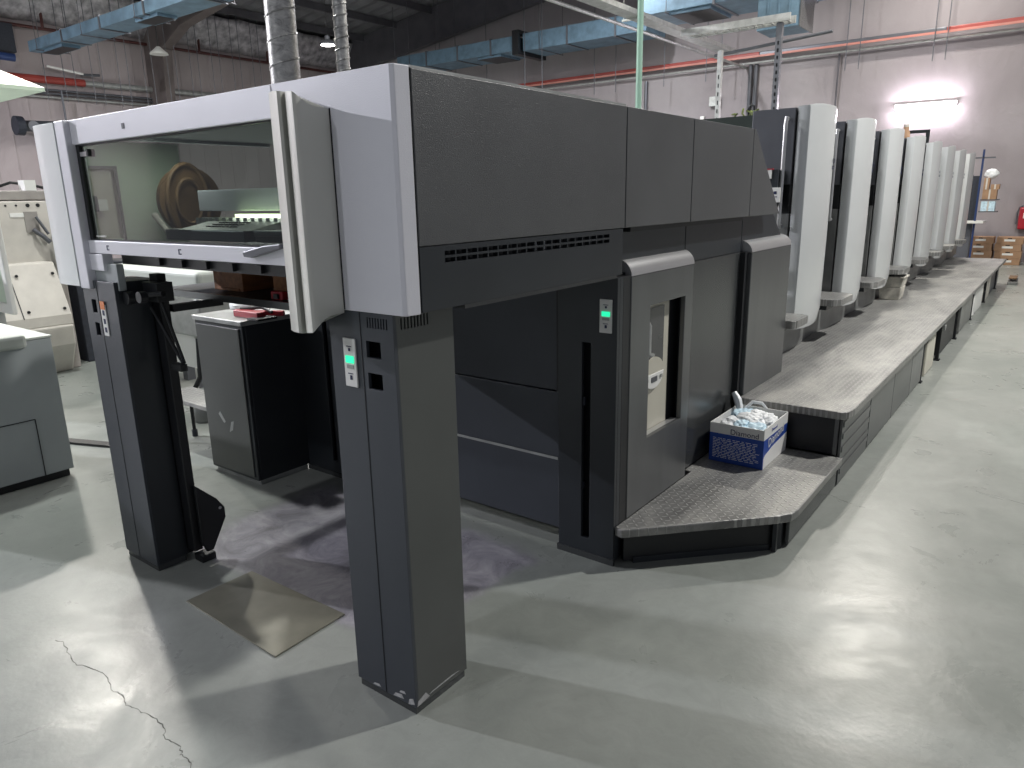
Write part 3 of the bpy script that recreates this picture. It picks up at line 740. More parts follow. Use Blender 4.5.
def make_step(U, first=False):
    y = 4.97 if first else 4.80
    if first: poly = [(-1.75, 4.99), (-1.41, 4.99), (-1.388, 5.03), (-1.388, 5.28), (-1.44, 5.33), (-1.75, 5.33)]
    else: poly = [(-1.75, 6.165), (-1.435, 6.165), (-1.388, 6.24), (-1.388, 6.60), (-1.44, 6.67), (-1.75, 6.67)]
    s1 = MB().prism(poly, 'z', .745, .80).build('step_plate', ['tread'], U, bevel=.004)
    ys = [p[1] for p in poly]
    b = MB(); m_ = (min(ys)+max(ys))/2; b.box(-1.66, -1.52, m_-.10, m_+.10, .69, .745); b.build('step_bracket', 'dark2', s1)
    return s1
unit = make_unit()
step2 = make_step(unit)          # step in the gap behind this unit
for k in range(1, 8):
    c = copy_tree(unit); c.location = (unit.location.x, unit.location.y+1.36*k, unit.location.z); c['label'] = PU_LABELS[k]
    if k == 7:
        for ch in [x for x in list(bpy.data.objects) if x.parent == c and x.name.startswith(('step_plate',))]:
            for g2 in [x for x in list(bpy.data.objects) if x.parent == ch]: bpy.data.objects.remove(g2)
            bpy.data.objects.remove(ch)
make_step(unit, True)
# labels hanging near first unit
sg = thing('sign_plate', 'small white sign plates with red top fixed between the dryer and first printing unit', 'sign', (-1.7, 5.2, 1.6))
MB().box(-1.75, -1.70, 5.24, 5.25, 1.74, 1.80).build('plate', 'white', sg, bevel=.002)
sgo = MB().box(-1.72, -1.63, 5.23, 5.24, 1.58, 1.68).build('plate', 'white', sg, bevel=.002); MB().box(-1.75, -1.69, 5.238, 5.252, 1.80, 1.808).build('red_edge', 'redtool', sg)
b = MB(); b.box(-1.675, -1.655, 5.228, 5.23, 1.635, 1.655); b.box(-1.68, -1.65, 5.228, 5.23, 1.615, 1.62); b.build('symbol', 'ink', sgo)
MB().box(-1.78, -1.66, 5.25, 5.36, 1.56, 1.80).build('bracket', 'dark2', sg)

# ================================================================== walkway and step
WK = thing('walkway', 'long raised tread plate walkway running beside the printing units', 'platform', (-1.2, 9.6, 0))
deck = [(-1.46, 4.172), (-.875, 4.172), (-.842, 4.21), (-.83, 4.30), (-.80, 15.2), (-3.2, 15.2), (-3.2, 15.9-.7), (-1.66, 14.9), (-1.66, 5.0), (-1.46, 5.0)]
deck = [(-1.46, 4.172), (-.875, 4.172), (-.842, 4.21), (-.83, 4.30), (-.80, 15.3), (-1.68, 15.3), (-1.68, 4.98), (-1.46, 4.98)]
dk = MB().prism(deck, 'z', .405, .45).build('deck', 'tread', WK, bevel=.006)
MB().box(-1.46, -.90, 4.185, 4.20, .192, .404).build('front_riser', 'black', WK)
MB().box(-.905, -.885, 4.18, 4.20, .192, .404).build('riser_post', 'steelbrush', WK)
xs = -.862
b = MB(); b.box(xs-.02, xs-.005, 4.20, 4.93, .01, .40)
for z in (.07, .12, .20, .28, .35): b.box(xs-.006, xs, 4.22, 4.92, z, z+.035)
b.build('louvre_panel', 'steelbrush', WK, bevel=.002)
MB().box(xs-.022, xs-.006, 4.925, 4.935, 0.01, .40).build('panel_gap', 'black', WK)
for (a, c) in ((4.94, 5.72), (5.73, 6.46), (6.475, 7.02)):
    MB().box(xs-.02, xs-.002, a, c, .02, .402).build('skirt_panel', 'steelbrush' if a < 6 else 'unitlow', WK, bevel=.003)
for y in (7.06, 8.12, 9.42, 10.95, 12.75, 14.6):
    b = MB(); b.box(xs-.03, xs, y-.02, y+.02, 0.01, .405); b.box(xs-.05, xs+.01, y-.04, y+.04, 0, .012); b.build('support_post', 'black', WK)
MB().box(xs-.02, xs-.002, 9.70, 10.85, .03, .402).build('skirt_panel', 'unitlow', WK, bevel=.003)
MB().box(xs-.32, xs-.02, 8.25, 9.35, .02, .38).build('under_cabinet', 'black', WK, bevel=.004)
b = MB(); b.box(xs-.32, xs-.02, 13.6, 15.2, .02, .40); b.build('under_cabinet', 'navy', WK, bevel=.004)
MB().box(-1.62, -1.58, 5.0, 15.2, 0, .404).build('inner_riser', 'black', WK)
b = MB(); b.lathe([(.03, 0), (.03, .04)], (xs-.02, 8.2, .32), 12, 'x'); b.build('round_knob', 'galv', WK)

ST = thing('low_step', 'low tread plate step with angled corner in front of the cabinet door', 'step', (-1.15, 3.4, 0))
poly = [(-1.462, 2.66), (-1.42, 2.652), (-.90, 3.195), (-.852, 3.262), (-.842, 3.33), (-.842, 4.155), (-.838, 4.165), (-1.50, 4.165), (-1.50, 3.50), (-1.462, 3.50)]
MB().prism(poly, 'z', .148, .19).build('deck', 'tread', ST, bevel=.006)
b = MB(); b.prism([(-1.435, 2.70), (-.915, 3.232), (-.935, 3.25), (-1.455, 2.718)], 'z', .012, .147); b.build('front_skirt', 'black', ST)
MB().prism([(-1.40, 2.728), (-.93, 3.213), (-.936, 3.219), (-1.406, 2.734)], 'z', .0, .03).build('bottom_rail', 'dark2', ST)
b = MB(); b.prism([(-.905, 3.235), (-.893, 3.25), (-.893, 3.275), (-.915, 3.25)], 'z', .0, .147); b.box(-.918, -.900, 3.20, 3.225, 0, .147); b.build('corner_strip', 'dark2', ST)
MB().box(-.885, -.868, 3.29, 4.16, .015, .147).build('side_skirt', 'satin', ST, bevel=.002)
MB().box(-1.49, -1.463, 3.51, 4.16, .0, .147).build('inner_skirt', 'black', ST)

# ================================================================== small things on the platforms
BX = thing('cardboard_box', 'open blue and white printed cardboard box of crumpled film on the low step', 'box', (-1.3, 3.92, .19))
x0, x1, y0, y1, z0, z1 = -1.452, -1.150, 3.722, 4.13, .192, .415
b = MB(); t = .005
b.slot(0)
b.box(x0, x1, y0, y0+t, z0, z0+.165); b.box(x1-t, x1, y0+t, y1, z0, z0+.165); b.box(x0, x0+t, y0+t, y1, z0, z0+.165); b.box(x0+t, x1-t, y1-t, y1, z0, z0+.165); b.box(x0+t, x1-t, y0+t, y1-t, z0, z0+t)
b.slot(1)
b.box(x0, x1, y0, y0+t, z0+.165, z1); b.box(x1-t, x1, y0+t, y1, z0+.165, z1+.004); b.box(x0, x0+t, y0+t, y1, z0+.165, z1); b.box(x0+t, x1-t, y1-t, y1, z0+.165, z1+.006)
body = b.build('carton', ['blue', 'boxwhite'], BX)
b = MB(); b.prism([(y0+.01, z0+.0), (y1-.002, z0+.0), (y1-.002, z0+.11), (y0+.16, z0+.095), (y0+.10, z0+.085), (y0+.03, z0+.075), (y0+.01, z0+.06)], 'x', x1, x1+.0008); b.build('printed_area', 'boxwhite', BX)
textpart('lettering', 'Diamond', .043, 'ink', BX, (x0+.115, y0-.0016, z0+.170), (1, 0, 0), (0, 0, 1), bold=.0)
textpart('lettering', 'Diamond', .072, 'boxwhite', BX, (x1+.0014, y0+.075, z0+.105), (0, 1, 0.12), (0, -.12, 1), bold=.0)
textpart('lettering', 'Diamond', .026, 'blue', BX, (x1+.0014, y0+.12, z0+.187), (0, 1, 0), (0, 0, 1))
b = MB()
random.seed(3)
for i in range(13):
    z = z0+.025+i*.0092
    xx = x0+.02
    while xx < x1-.04:
        w = random.uniform(.008, .03); b.box(xx, xx+w, y0-.0008, y0, z, z+.0028); xx += w+random.uniform(.004, .012)
b.build('fine_print', 'film', BX)
def crumple(name, cx, cy, cz, sx, sy, sz, mat, seed, label, cat, amp=.25, sub=4, scale=4):
    me = bpy.data.meshes.new(name); bm = bmesh.new(); bmesh.ops.create_icosphere(bm, subdivisions=sub, radius=1)
    rnd = random.Random(seed); dirs = [(Vector((rnd.gauss(0,1), rnd.gauss(0,1), rnd.gauss(0,1))).normalized(), rnd.uniform(2, scale*2.2), rnd.uniform(0, 6)) for _ in range(9)]
    for v in bm.verts:
        p = v.co.normalized(); d = 0
        for (dd, fq, ph) in dirs: d += abs(math.sin(p.dot(dd)*fq+ph))/9
        k = 1+amp*(d-.6)*2.4
        v.co = Vector((p.x*sx*k, p.y*sy*k, p.z*sz*k))
    bm.to_mesh(me); bm.free()
    for p in me.polygons: p.use_smooth = False
    me.materials.append(M[mat]); o = bpy.data.objects.new(name, me); COL.objects.link(o); o.location = (cx, cy, cz)
    return tag(o, label, cat) if label else o
fl = thing('crumpled_film', 'crumpled blue and white plastic film heaped in the open box', 'plastic film', (-1.3, 3.92, .372))
for i, (dx, dy, dz, sx, sy, sz, mt) in enumerate([(-.07, -.085, .005, .062, .085, .045, 'film'), (.06, -.085, 0, .068, .088, .042, 'bluefilm'), (.065, .09, .005, .062, .085, .045, 'film'), (-.065, .09, .012, .068, .085, .045, 'bluefilm'), (0, 0, .022, .08, .08, .042, 'film'), (-.01, -.10, .01, .05, .07, .04, 'bluefilm'), (.0, .10, .02, .06, .07, .04, 'film')]):
    o = crumple('film_sheet', dx, dy, dz, sx, sy, sz, mt, 11+i, None, None, .3); o.parent = fl
b = MB(); b.tube([(-1.40, 4.05, .40), (-1.43, 4.08, .46), (-1.46, 4.09, .50)], [.02, .024, .016], 7); b.build('twisted_bag_end', 'film', fl)
b = MB(); b.tube([(-1.38, 4.06, .42), (-1.35, 4.1, .455), (-1.30, 4.12, .45), (-1.27, 4.12, .42)], [.008, .010, .010, .007], 6); b.build('bag_loop', 'film', fl)

BK = thing('bucket', 'stained white square bucket with black rim on the walkway beside the printing units', 'bucket', (-1.50, 9.15, .45))
b = MB()
def rr(cx, cy, hx, hy, z): return [(cx-hx, cy-hy, z), (cx+hx, cy-hy, z), (cx+hx, cy+hy, z), (cx-hx, cy+hy, z)]
cx, cy = -1.515, 9.12
b.hull8(rr(cx, cy, .10, .12, .452), rr(cx, cy, .115, .14, .60)); b.hull8(rr(cx, cy, .115, .14, .60), rr(cx, cy, .13, .155, .70))
b.build('tub', 'dirtyw', BK, bevel=.01)
b = MB(); b.holes('z', .695, .715, cx-.14, cx+.14, cy-.165, cy+.165, [(cx-.12, cx+.12, cy-.145, cy+.145)]); b.build('rim', 'dirtyw', BK, bevel=.004)
MB().box(cx-.119, cx+.119, cy-.144, cy+.144, .7005, .702).build('dark_content', 'black', BK)

def jerry(name, label, x0, x1, y0, y1, h, mat, grp):
    J = thing(name, label, 'canister', ((x0+x1)/2, (y0+y1)/2, 0), grp)
    cy = (y0+y1)/2
    b = MB(); b.prism([(y0, 0.0), (y1, 0.0), (y1, h*.82), (y1-.03, h*.93), (y0+.12, h*.93), (y0, h*.80)], 'x', x0, x1); b.build('tank', mat, J, bevel=.015)
    b = MB(); b.tube([((x0+x1)/2, y0+.10, h*.86), ((x0+x1)/2, y0+.13, h), ((x0+x1)/2, y1-.08, h), ((x0+x1)/2, y1-.05, h*.90)], .014, 8); b.build('handle', mat, J, smooth=True)
    b = MB(); b.lathe([(.03, 0), (.03, .035)], (x1-.05, y0+.05, h*.82), 12); b.build('cap', 'white', J)
GR = 'canisters under the walkway'
jerry('canister', 'cream canister under the walkway edge, nearest of the white canisters', -1.02, -.87, 7.30, 7.80, .38, 'cream', GR)
jerry('canister', 'bright white canister under the walkway beyond the black cabinet', -1.02, -.87, 11.25, 12.35, .39, 'white', GR)
jerry('canister', 'stained white canister farthest along under the walkway', -1.02, -.87, 12.85, 13.5, .39, 'dirtyw', GR)
pd = thing('foot_pedal', 'small red-brown foot pedal on the floor past the walkway end', 'pedal', (-.66, 15.4, 0))
MB().prism([(15.3, 0), (15.6, 0), (15.6, .10), (15.3, .05)], 'x', -.74, -.60).build('base', 'unitlow', pd, bevel=.005); MB().prism([(15.32, .10), (15.62, .13), (15.62, .14), (15.32, .12)], 'x', -.73, -.61).build('tread', 'brown', pd)
MB().box(-.69, -.65, 15.42, 15.5, .06, .12).build('hinge', 'galv', pd)

# things on top of the units
bt = thing('spray_bottle', 'small amber bottle standing on top of the fourth printing unit', 'bottle', (-1.62, 9.85, 2.21))
b = MB(); b.lathe([(.045, 0), (.048, .05), (.045, .10), (.03, .13), (.028, .16)], (-1.66, 9.75, 2.186), 14); b.build('bottle_body', 'carton', bt, smooth=True)
MB().lathe([(.03, 0), (.03, .03)], (-1.66, 9.75, 2.346), 12).build('bottle_cap', 'dirtyw', bt)
am = thing('monitor_arm', 'black angled bracket arm above the fifth printing unit', 'bracket', (-1.7, 11.1, 2.18))
b = MB(); b.box(-1.66, -1.62, 11.15, 11.19, 2.186, 2.36); b.build('upright', 'black', am)
b = MB(); b.box(-2.10, -1.62, 11.15, 11.19, 2.36, 2.40); b.build('arm', 'black', am); MB().box(-1.68, -1.60, 11.12, 11.22, 2.186, 2.195).build('foot', 'black', am)
hz = thing('hose_bundle', 'yellow-green hoses and fittings on top of the machine before the first unit', 'hoses', (-1.95, 5.3, 2.12))
b = MB(); rnd = random.Random(5)
for i in range(7):
    x = -2.0+rnd.uniform(-.07, .1); y = 5.32+rnd.uniform(-.03, .05)
    b.tube([(x, y+.1, 2.181), (x+rnd.uniform(-.03, .03), y+.1, 2.20), (x+rnd.uniform(-.04, .04), y+.12, 2.19+rnd.uniform(0, .05))], .007, 6)
b.build('hose', 'leafy', hz)
b = MB(); b.tube([(-1.96, 5.43, 2.181), (-1.96, 5.43, 2.24), (-1.94, 5.43, 2.255), (-1.92, 5.43, 2.25), (-1.92, 5.43, 2.22)], .008, 8); b.build('bent_pipe', 'black', hz, smooth=True)

# ================================================================== under the delivery
CB = thing('tool_cabinet', 'dark green-grey steel cabinet under the delivery with tools on top', 'cabinet', (-3.9, 2.45, 0))
b = MB(); b.holes('y', 2.28, 2.30, -4.155, -3.66, .03, .97, []); b.box(-4.155, -3.66, 2.30, 2.66, .03, .97); b.build('body', 'dark2', CB, bevel=.004)
MB().box(-4.165, -3.652, 2.27, 2.67, .97, .998).build('top', 'galv', CB, bevel=.004)
MB().box(-4.14, -3.69, 2.272, 2.28, .05, .95).build('door', 'col_side', CB, bevel=.003)
MB().box(-4.14, -3.67, 2.30, 2.64, 0, .03).build('plinth', 'galv', CB)
b = MB(); b.prism([(-3.90, .30), (-3.86, .32), (-3.84, .38), (-3.87, .37)], 'y', 2.2705, 2.2722); b.prism([(-4.0, .40), (-3.98, .42), (-3.93, .36), (-3.95, .35)], 'y', 2.2705, 2.2722); b.build('scratch', 'galv', CB)
tl = thing('red_tool', 'red plastic hand tool lying on top of the tool cabinet', 'tool', (-3.75, 2.42, .998))
b = MB(); b.box(-3.86, -3.62, 2.36, 2.42, 1.0, 1.04); b.prism([(-3.86, 2.42), (-3.80, 2.42), (-3.60, 2.52), (-3.62, 2.55)], 'z', 1.0, 1.03); b.build('handle', 'redtool', tl, bevel=.006)
b = MB(); b.box(-3.66, -3.56, 2.32, 2.45, 1.0, 1.012); b.tube([(-3.84, 2.40, 1.04), (-3.7, 2.45, 1.055), (-3.62, 2.46, 1.03)], .01); b.build('blade', 'black', tl)
crumple('cloth', -3.97, 2.50, 1.035, .09, .07, .042, 'film', 21, 'crumpled white cloth on the tool cabinet beside the red tool', 'cloth', .2, 3)
# pallet on its lift plate inside delivery
LP = thing('lift_plate', 'dark grey pile lifting plate hanging below the delivery window', 'plate', (-3.0, 2.0, 1.2))
b = MB(); b.box(-3.56, -2.16, 1.80, 2.42, 1.222, 1.247); b.build('plate', 'col_dark', LP, bevel=.003)
b = MB(); b.box(-3.56, -2.16, 1.785, 1.80, 1.217, 1.248); b.build('front_edge', 'satin', LP)
b = MB(); b.box(-3.12, -3.08, 1.60, 1.84, 1.19, 1.221); b.build('lift_bracket', 'black', LP)
b = MB(); b.box(-2.2, -1.80, 1.80, 1.85, 1.19, 1.221); b.build('lift_bracket', 'black', LP)
PA = thing('wooden_pallet', 'brown wooden pallet raised on the lifting plate under the window', 'pallet', (-2.9, 2.0, 1.2))
for (xx, w) in ((-3.24, .24), (-2.765, .26), (-2.35, .2)):
    b = MB(); b.box(xx, xx+w, 1.90, 2.10, 1.249, 1.345); b.box(xx+.03, xx+w-.03, 1.895, 2.3, 1.2485, 1.262); b.build('block', 'wood', PA, bevel=.003)
for (ya, yb) in ((1.88, 1.99), (2.01, 2.12), (2.14, 2.25)):
    b = MB(); b.box(-3.30, -2.1, ya, yb, 1.346, 1.367); b.build('board', 'wood', PA, bevel=.002)
rb = thing('red_clamp', 'small red clamp at the pallet corner behind the sliding guard', 'clamp', (-2.55, 1.84, 1.2))
MB().box(-2.66, -2.58, 1.81, 1.85, 1.249, 1.285).build('body', 'redtool', rb, bevel=.004); MB().box(-2.63, -2.60, 1.80, 1.81, 1.255, 1.275).build('knob', 'black', rb)

PL = tag(MB().prism([(-2.794, 1.332), (-2.147, 1.320), (-2.157, 1.663), (-2.788, 1.648)], 'z', .0005, .006).build('floor_plate', 'plate', bevel=.0015, loc=None), 'loose olive-grey metal plate lying on the floor between the two legs', 'metal plate')

# ================================================================== left side: console, beige machine, white machine, stool
C1 = thing('control_console', 'pale grey-green console desk cut off by the left picture edge', 'console', (-5.2, 1.3, 0))
b = MB(); b.box(-5.6, -4.80, .80, 1.72, .05, .885); b.build('cabinet', 'console', C1, bevel=.006)
MB().box(-4.801, -4.797, .80, 1.555, .408, .413).build('seam', 'black', C1)
MB().box(-4.801, -4.797, 1.553, 1.558, .05, .41).build('seam', 'black', C1)
MB().box(-5.58, -4.83, .82, 1.70, 0, .05).build('plinth', 'black', C1)
MB().box(-5.6, -4.795, .80, 1.725, .886, .90).build('desktop', 'console_top', C1, bevel=.003)
MB().box(-5.5, -4.775, .80, 1.585, .845, .925).build('cushion_pad', 'console_top', C1, bevel=.02)
b = MB(); b.tube([(-5.30, 1.30, .925), (-5.24, 1.36, 1.0), (-5.22, 1.42, 1.0), (-5.22, 1.47, .925)], .028, 8); b.build('handle', 'black', C1, smooth=True)
# display stand (pale frame at the picture edge)
FR = thing('mirror_stand', 'pale green-white framed panel standing at the left picture edge', 'panel', (-6.9, 2.2, 0))
b = MB(); b.holes('y', 2.19, 2.23, -7.6, -6.80, .79, 1.66, [(-7.5, -6.89, .88, 1.57)]); b.build('frame', 'canopy', FR, bevel=.01)
MB().box(-7.5, -6.89, 2.205, 2.215, .88, 1.57).build('panel', 'paleg', FR)
MB().box(-7.2, -7.1, 2.19, 2.23, 0, .79).build('leg', 'galv', FR)
# beige folder machine
BM = thing('folding_machine', 'beige cream steel machine with sloping inspection cover behind the console', 'machine', (-8.8, 2.6, 0))
X2 = -8.1
b = MB(); b.box(-8.9, X2-.06, 1.2, 3.13, .95, 1.70); b.build('side_frame', 'beige', BM, bevel=.01)
b = MB(); b.prism([(X2-.08, 1.12), (X2-.0, 1.10), (X2+.22, .60), (X2+.22, .50), (X2-.9, .50), (X2-.9, 1.12)], 'y', 2.0, 3.05); b.build('sloping_cover', 'beige', BM, bevel=.008)
b = MB(); b.prism([(X2-.9, 0), (X2+.04, 0), (X2+.22, .30), (X2+.23, .50), (X2-.9, .50)], 'y', 2.0, 3.05); b.build('lower_cover', 'beige', BM, bevel=.02)
MB().prism([(X2+.003, 1.098), (X2+.225, .595), (X2+.228, .598), (X2+.006, 1.10)], 'y', 2.62, 2.628).build('cover_seam', 'black', BM)
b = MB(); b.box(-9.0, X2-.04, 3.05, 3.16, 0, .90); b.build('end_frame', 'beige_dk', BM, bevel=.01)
for (x, z) in ((X2+.055, 1.0), (X2+.20, .66)):
    for y in (2.68, 3.0):
        MB().lathe([(.014, 0), (.014, .012)], (x, y, z), 10, 'x').build('bolt', 'black', BM)
for y, rr_ in ((2.74, .010), (2.83, .010), (2.93, .018), (3.02, .018)):
    MB().lathe([(rr_, 0), (rr_, .004)], (X2-.061, y, 1.66), 12, 'x').build('bolt_hole', 'black', BM)
MB().box(X2-.061, X2-.055, 2.76, 2.88, 1.55, 1.59).build('oval_plate', 'white', BM)
MB().box(X2-.061, X2-.052, 2.88, 3.0, 1.40, 1.60).build('latch_plate', 'beige_dk', BM)
b = MB(); b.tube([(X2-.03, 2.93, 1.43), (X2-.0, 3.0, 1.36), (X2-.0, 3.05, 1.30)], .022, 8); b.tube([(X2-.02, 2.97, 1.55), (X2, 3.05, 1.38)], .014, 8); b.build('lever', 'unitdark', BM)
b = MB()
for k in range(7): b.lathe([(.05, 0), (.05, .05)], (X2-.02+.004*k, 3.10, 1.32-k*.045), 10, 'y')
b.build('chain', 'fanblack', BM)
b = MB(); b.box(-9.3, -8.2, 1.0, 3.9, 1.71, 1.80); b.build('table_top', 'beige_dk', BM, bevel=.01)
MB().box(-9.5, -9.0, 1.0, 3.9, 0, 1.7).build('rear_frame', 'column', BM)
MB().box(-8.35, -8.2, 2.95, 3.05, 1.80, 1.90).build('paper_note', 'white', BM)
b = MB(); b.tube([(-8.5, 2.7, 1.80), (-8.4, 2.9, 1.88), (-8.45, 3.1, 1.86), (-8.4, 3.3, 1.80)], .015, 6); b.tube([(-8.6, 2.7, 1.80), (-8.6, 2.75, 1.95), (-8.55, 2.85, 1.92)], .025, 6); b.build('cable', 'black', BM)
dm = thing('pallet_truck', 'dark machine frame standing between the beige machine and the far leg', 'machine', (-8.3, 3.6, 0))
b = MB(); b.box(-8.8, -8.3, 3.3, 3.42, 0.0, 1.05); b.box(-8.8, -8.3, 4.1, 4.2, 0, 1.05); b.box(-8.8, -8.3, 3.3, 4.2, .95, 1.05); b.box(-8.7, -8.4, 3.42, 4.1, .5, .56); b.build('frame', 'fanblack', dm, bevel=.01)
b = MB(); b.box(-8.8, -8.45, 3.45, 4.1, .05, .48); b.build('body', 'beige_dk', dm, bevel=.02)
# white machine seen beneath the window
WM = thing('feeder_table', 'white and grey machine seen through the gap under the delivery window', 'machine', (-6.0, 3.2, 0))
b = MB(); b.box(-6.9, -5.35, 3.0, 3.7, .95, 1.13); b.build('upper_body', 'console_top', WM, bevel=.04, seg=4)
b = MB(); b.box(-6.8, -5.3, 2.95, 3.6, .62, .94); b.build('middle_body', 'galv', WM, bevel=.02)
b = MB(); b.prism([(3.0, .62), (3.5, .62), (3.35, .32), (3.05, .32)], 'x', -6.4, -5.5); b.build('hopper', 'white', WM, bevel=.01)
for (x, y) in ((-6.6, 3.1), (-5.6, 3.1), (-6.6, 3.5), (-5.6, 3.5)):
    MB().box(x-.04, x+.04, y-.04, y+.04, 0, .62).build('leg', 'unitdark', WM)
b = MB(); b.tube([(-5.45, 3.0, .60), (-5.40, 2.95, .3), (-5.5, 2.9, .12)], .02, 8); b.build('hose', 'black', WM, smooth=True)
b = MB(); b.lathe([(.09, 0), (.10, .08), (.06, .16), (.05, .25)], (-5.2, 2.85, 0), 14); o = b.build('floor_jack', 'unitlow', smooth=True, loc=(-5.2, 2.85, 0)); 
tag(o, 'small grey bottle-shaped pump on the floor beside the tool cabinet', 'pump')
SO = thing('step_stool', 'low tread plate stool with black legs left of the tool cabinet', 'stool', (-4.55, 2.6, 0))
MB().box(-4.95, -4.30, 2.38, 2.62, .33, .36).build('seat', 'tread', SO, bevel=.004)
for (x, y) in ((-4.90, 2.42), (-4.35, 2.42), (-4.90, 2.58), (-4.35, 2.58)):
    b = MB(); b.tube([(x, y, .0), (x, y, .33)], .013, 8); l = b.build('leg', 'black', SO)
    MB().lathe([(.02, 0), (.02, .05)], (x, y, 0), 10).build('rubber_foot', 'fanblack', l)

# ================================================================== ducts and pipes
def spiral(x, y, r_, z0, z1, label, pitch=.115):
    t = thing('spiral_duct', label, 'duct', (x, y, z0))
    MB().lathe([(r_, 0), (r_, z1-z0)], (x, y, z0), 28).build('pipe', 'spiral', t, smooth=True)
    b = MB(); n = int((z1-z0)/pitch*16); pts_ = []
    for k in range(n+1):
        a = 2*PI*k/16; pts_.append((x+r_*math.cos(a), y+r_*math.sin(a), z0+pitch*k/16))
    b.tube(pts_, .005, 5); b.build('seam_ridge', 'spiral', t)
    return t
spiral(-3.24, 2.42, .073, 1.983, 8.9, 'thick galvanised spiral duct rising from the delivery roof')
spiral(-3.01, 2.60, .033, 1.983, 8.9, 'thin galvanised spiral duct just right of the thick one', .05)
# white cable on the delivery roof
tag(MB().tube([(-3.1, 1.6, 1.99), (-2.7, 1.55, 1.99), (-2.45, 1.52, 1.99), (-2.42, 1.52, 2.01), (-2.38, 1.52, 1.992)], .006, 6).build('cable', 'white', smooth=True), 'thin white cable lying along the top of the delivery', 'cable')
gp = thing('support_pole', 'pale green vertical pole rising behind the dark side panels', 'pole', (-3.9, 7.45, 0))
MB().tube([(-3.9, 7.45, .02), (-3.9, 7.45, 9.4)], .033, 14).build('pole', 'greenpole', gp, smooth=True); MB().box(-4.0, -3.8, 7.35, 7.55, 0, .02).build('base_plate', 'galv', gp)
def strut_post(x, y, z1, w, mat, label):
    t = thing('strut_post', label, 'post', (x, y, 0))
    b = MB(); b.holes('y', y-w/2, y-w/2+.006, x-w/2, x+w/2, 0.02, z1, [(x-w*.15, x+w*.15, .3+k*.12, .36+k*.12) for k in range(int((z1-.5)/.12))])
    b.box(x-w/2, x-w/2+.006, y-w/2+.006, y+w/2, .02, z1); b.box(x+w/2-.006, x+w/2, y-w/2+.006, y+w/2, .02, z1)
    b.build('channel', mat, t); MB().box(x-w, x+w, y-w, y+w, 0, .02).build('base_plate', 'galv', t)
    b = MB(); b.box(x-w/2+.008, x+w/2-.008, y+w*.2, y+w*.3, .02, z1-.01); b.build('channel_back', 'steel_grey', t)
    return t
strut_post(-4.5, 11.16, 3.70, .065, 'galv', 'light galvanised slotted post behind the press, left one')
strut_post(-4.5, 13.78, 4.50, .10, 'unitdark', 'dark slotted post behind the press, right one')
tr = thing('cable_ladder', 'galvanised cable ladder spanning between the slotted posts', 'cable tray', (-5, 12.5, 4.0))
b = MB(); b.box(-6.3, -4.3, 13.66, 13.70, 4.50, 4.62); b.box(-6.3, -4.3, 13.95, 13.99, 4.50, 4.62)
for k in range(13): b.box(-6.2+k*.15, -6.17+k*.15, 13.70, 13.95, 4.52, 4.545)
b.build('ladder', 'galv', tr)
tag(MB().tube([(-5.70, 13.855, 4.12), (-4.9, 13.855, 4.17), (-3.64, 13.855, 4.26)], .028, 8).build('pipe', 'unitdark', smooth=True), 'dark horizontal pipe crossing behind the right slotted post', 'pipe')
tag(MB().tube([(-7.4, 2.0, 4.78), (-7.4, 20.15, 4.84)], .035, 8).build('conduit', 'galv', smooth=True), 'long straight galvanised conduit running overhead to the back wall', 'conduit')
ct = thing('cable_tray', 'overhead galvanised cable tray running beside the conduit to the back wall', 'cable tray', (-7.1, 11, 4.9))
b = MB(); b.box(-7.15, -6.85, 6.0, 18.0, 4.84, 4.855); b.box(-7.15, -7.13, 6.0, 18.0, 4.855, 4.93); b.box(-6.87, -6.85, 6.0, 18.0, 4.855, 4.93); b.build('tray', 'galv', ct)
for k in range(4):
    b = MB(); b.box(-7.25, -6.75, 6.8+k*2.1, 6.84+k*2.1, 4.80, 4.838); b.tube([(-7.22, 6.82+k*2.1, 4.82), (-7.22, 6.82+k*2.1, 8.9)], .008, 5); b.build('hanger', 'galv', ct)
def rduct(label, x0, x1, y0, y1, z0, z1, joint=1.2, grilles=(), end=None):
    t = thing('air_duct', label, 'duct', ((x0+x1)/2, (y0+y1)/2, z0))
    MB().box(x0, x1, y0, y1, z0, z1).build('duct_body', 'blueduct', t, bevel=.006)
    x = x0+joint
    while x < x1-.1:
        b = MB(); b.holes('x', x-.025, x+.025, y0-.025, y1+.025, z0-.025, z1+.025, [(y0, y1, z0, z1)]); b.build('flange', 'unitdark', t); x += joint
    for (gx, gw) in grilles:
        b = MB(); b.box(gx, gx+gw, y0+.1, y1-.1, z0-.06, z0-.001); b.slot(1); b.box(gx+.03, gx+gw-.03, y0+.13, y1-.13, z0-.065, z0-.058); b.build('outlet', ['blueduct', 'black'], t)
    for k in range(int((x1-x0)/2.4)):
        xx = x0+.6+k*2.4; b = MB()
        b.tube([(xx, y0-.05, z0-.03), (xx, y0-.05, roofz(xx)-.02)], .008, 5); b.tube([(xx, y1+.05, z0-.03), (xx, y1+.05, roofz(xx)-.02)], .008, 5); b.tube([(xx, y0-.08, z0-.035), (xx, y1+.08, z0-.035)], .012, 5)
        b.build('hanger', 'steel_grey', t)
    return t
rduct('blue-grey rectangular air duct at upper left above the delivery', -21.0, -7.5, 8.19, 8.80, 5.33, 5.57, 1.9, ((-20.6, 1.2), (-15.9, .9)))
rduct('blue air duct along the back wall above the dark side panels, left section', -18.2, -13.45, 18.0, 19.15, 5.72, 6.12, 1.3, ((-14.9, .9),))
rduct('blue air duct along the back wall, right section with pale underside', -13.2, -9.3, 18.1, 19.2, 5.70, 6.16, 1.5)
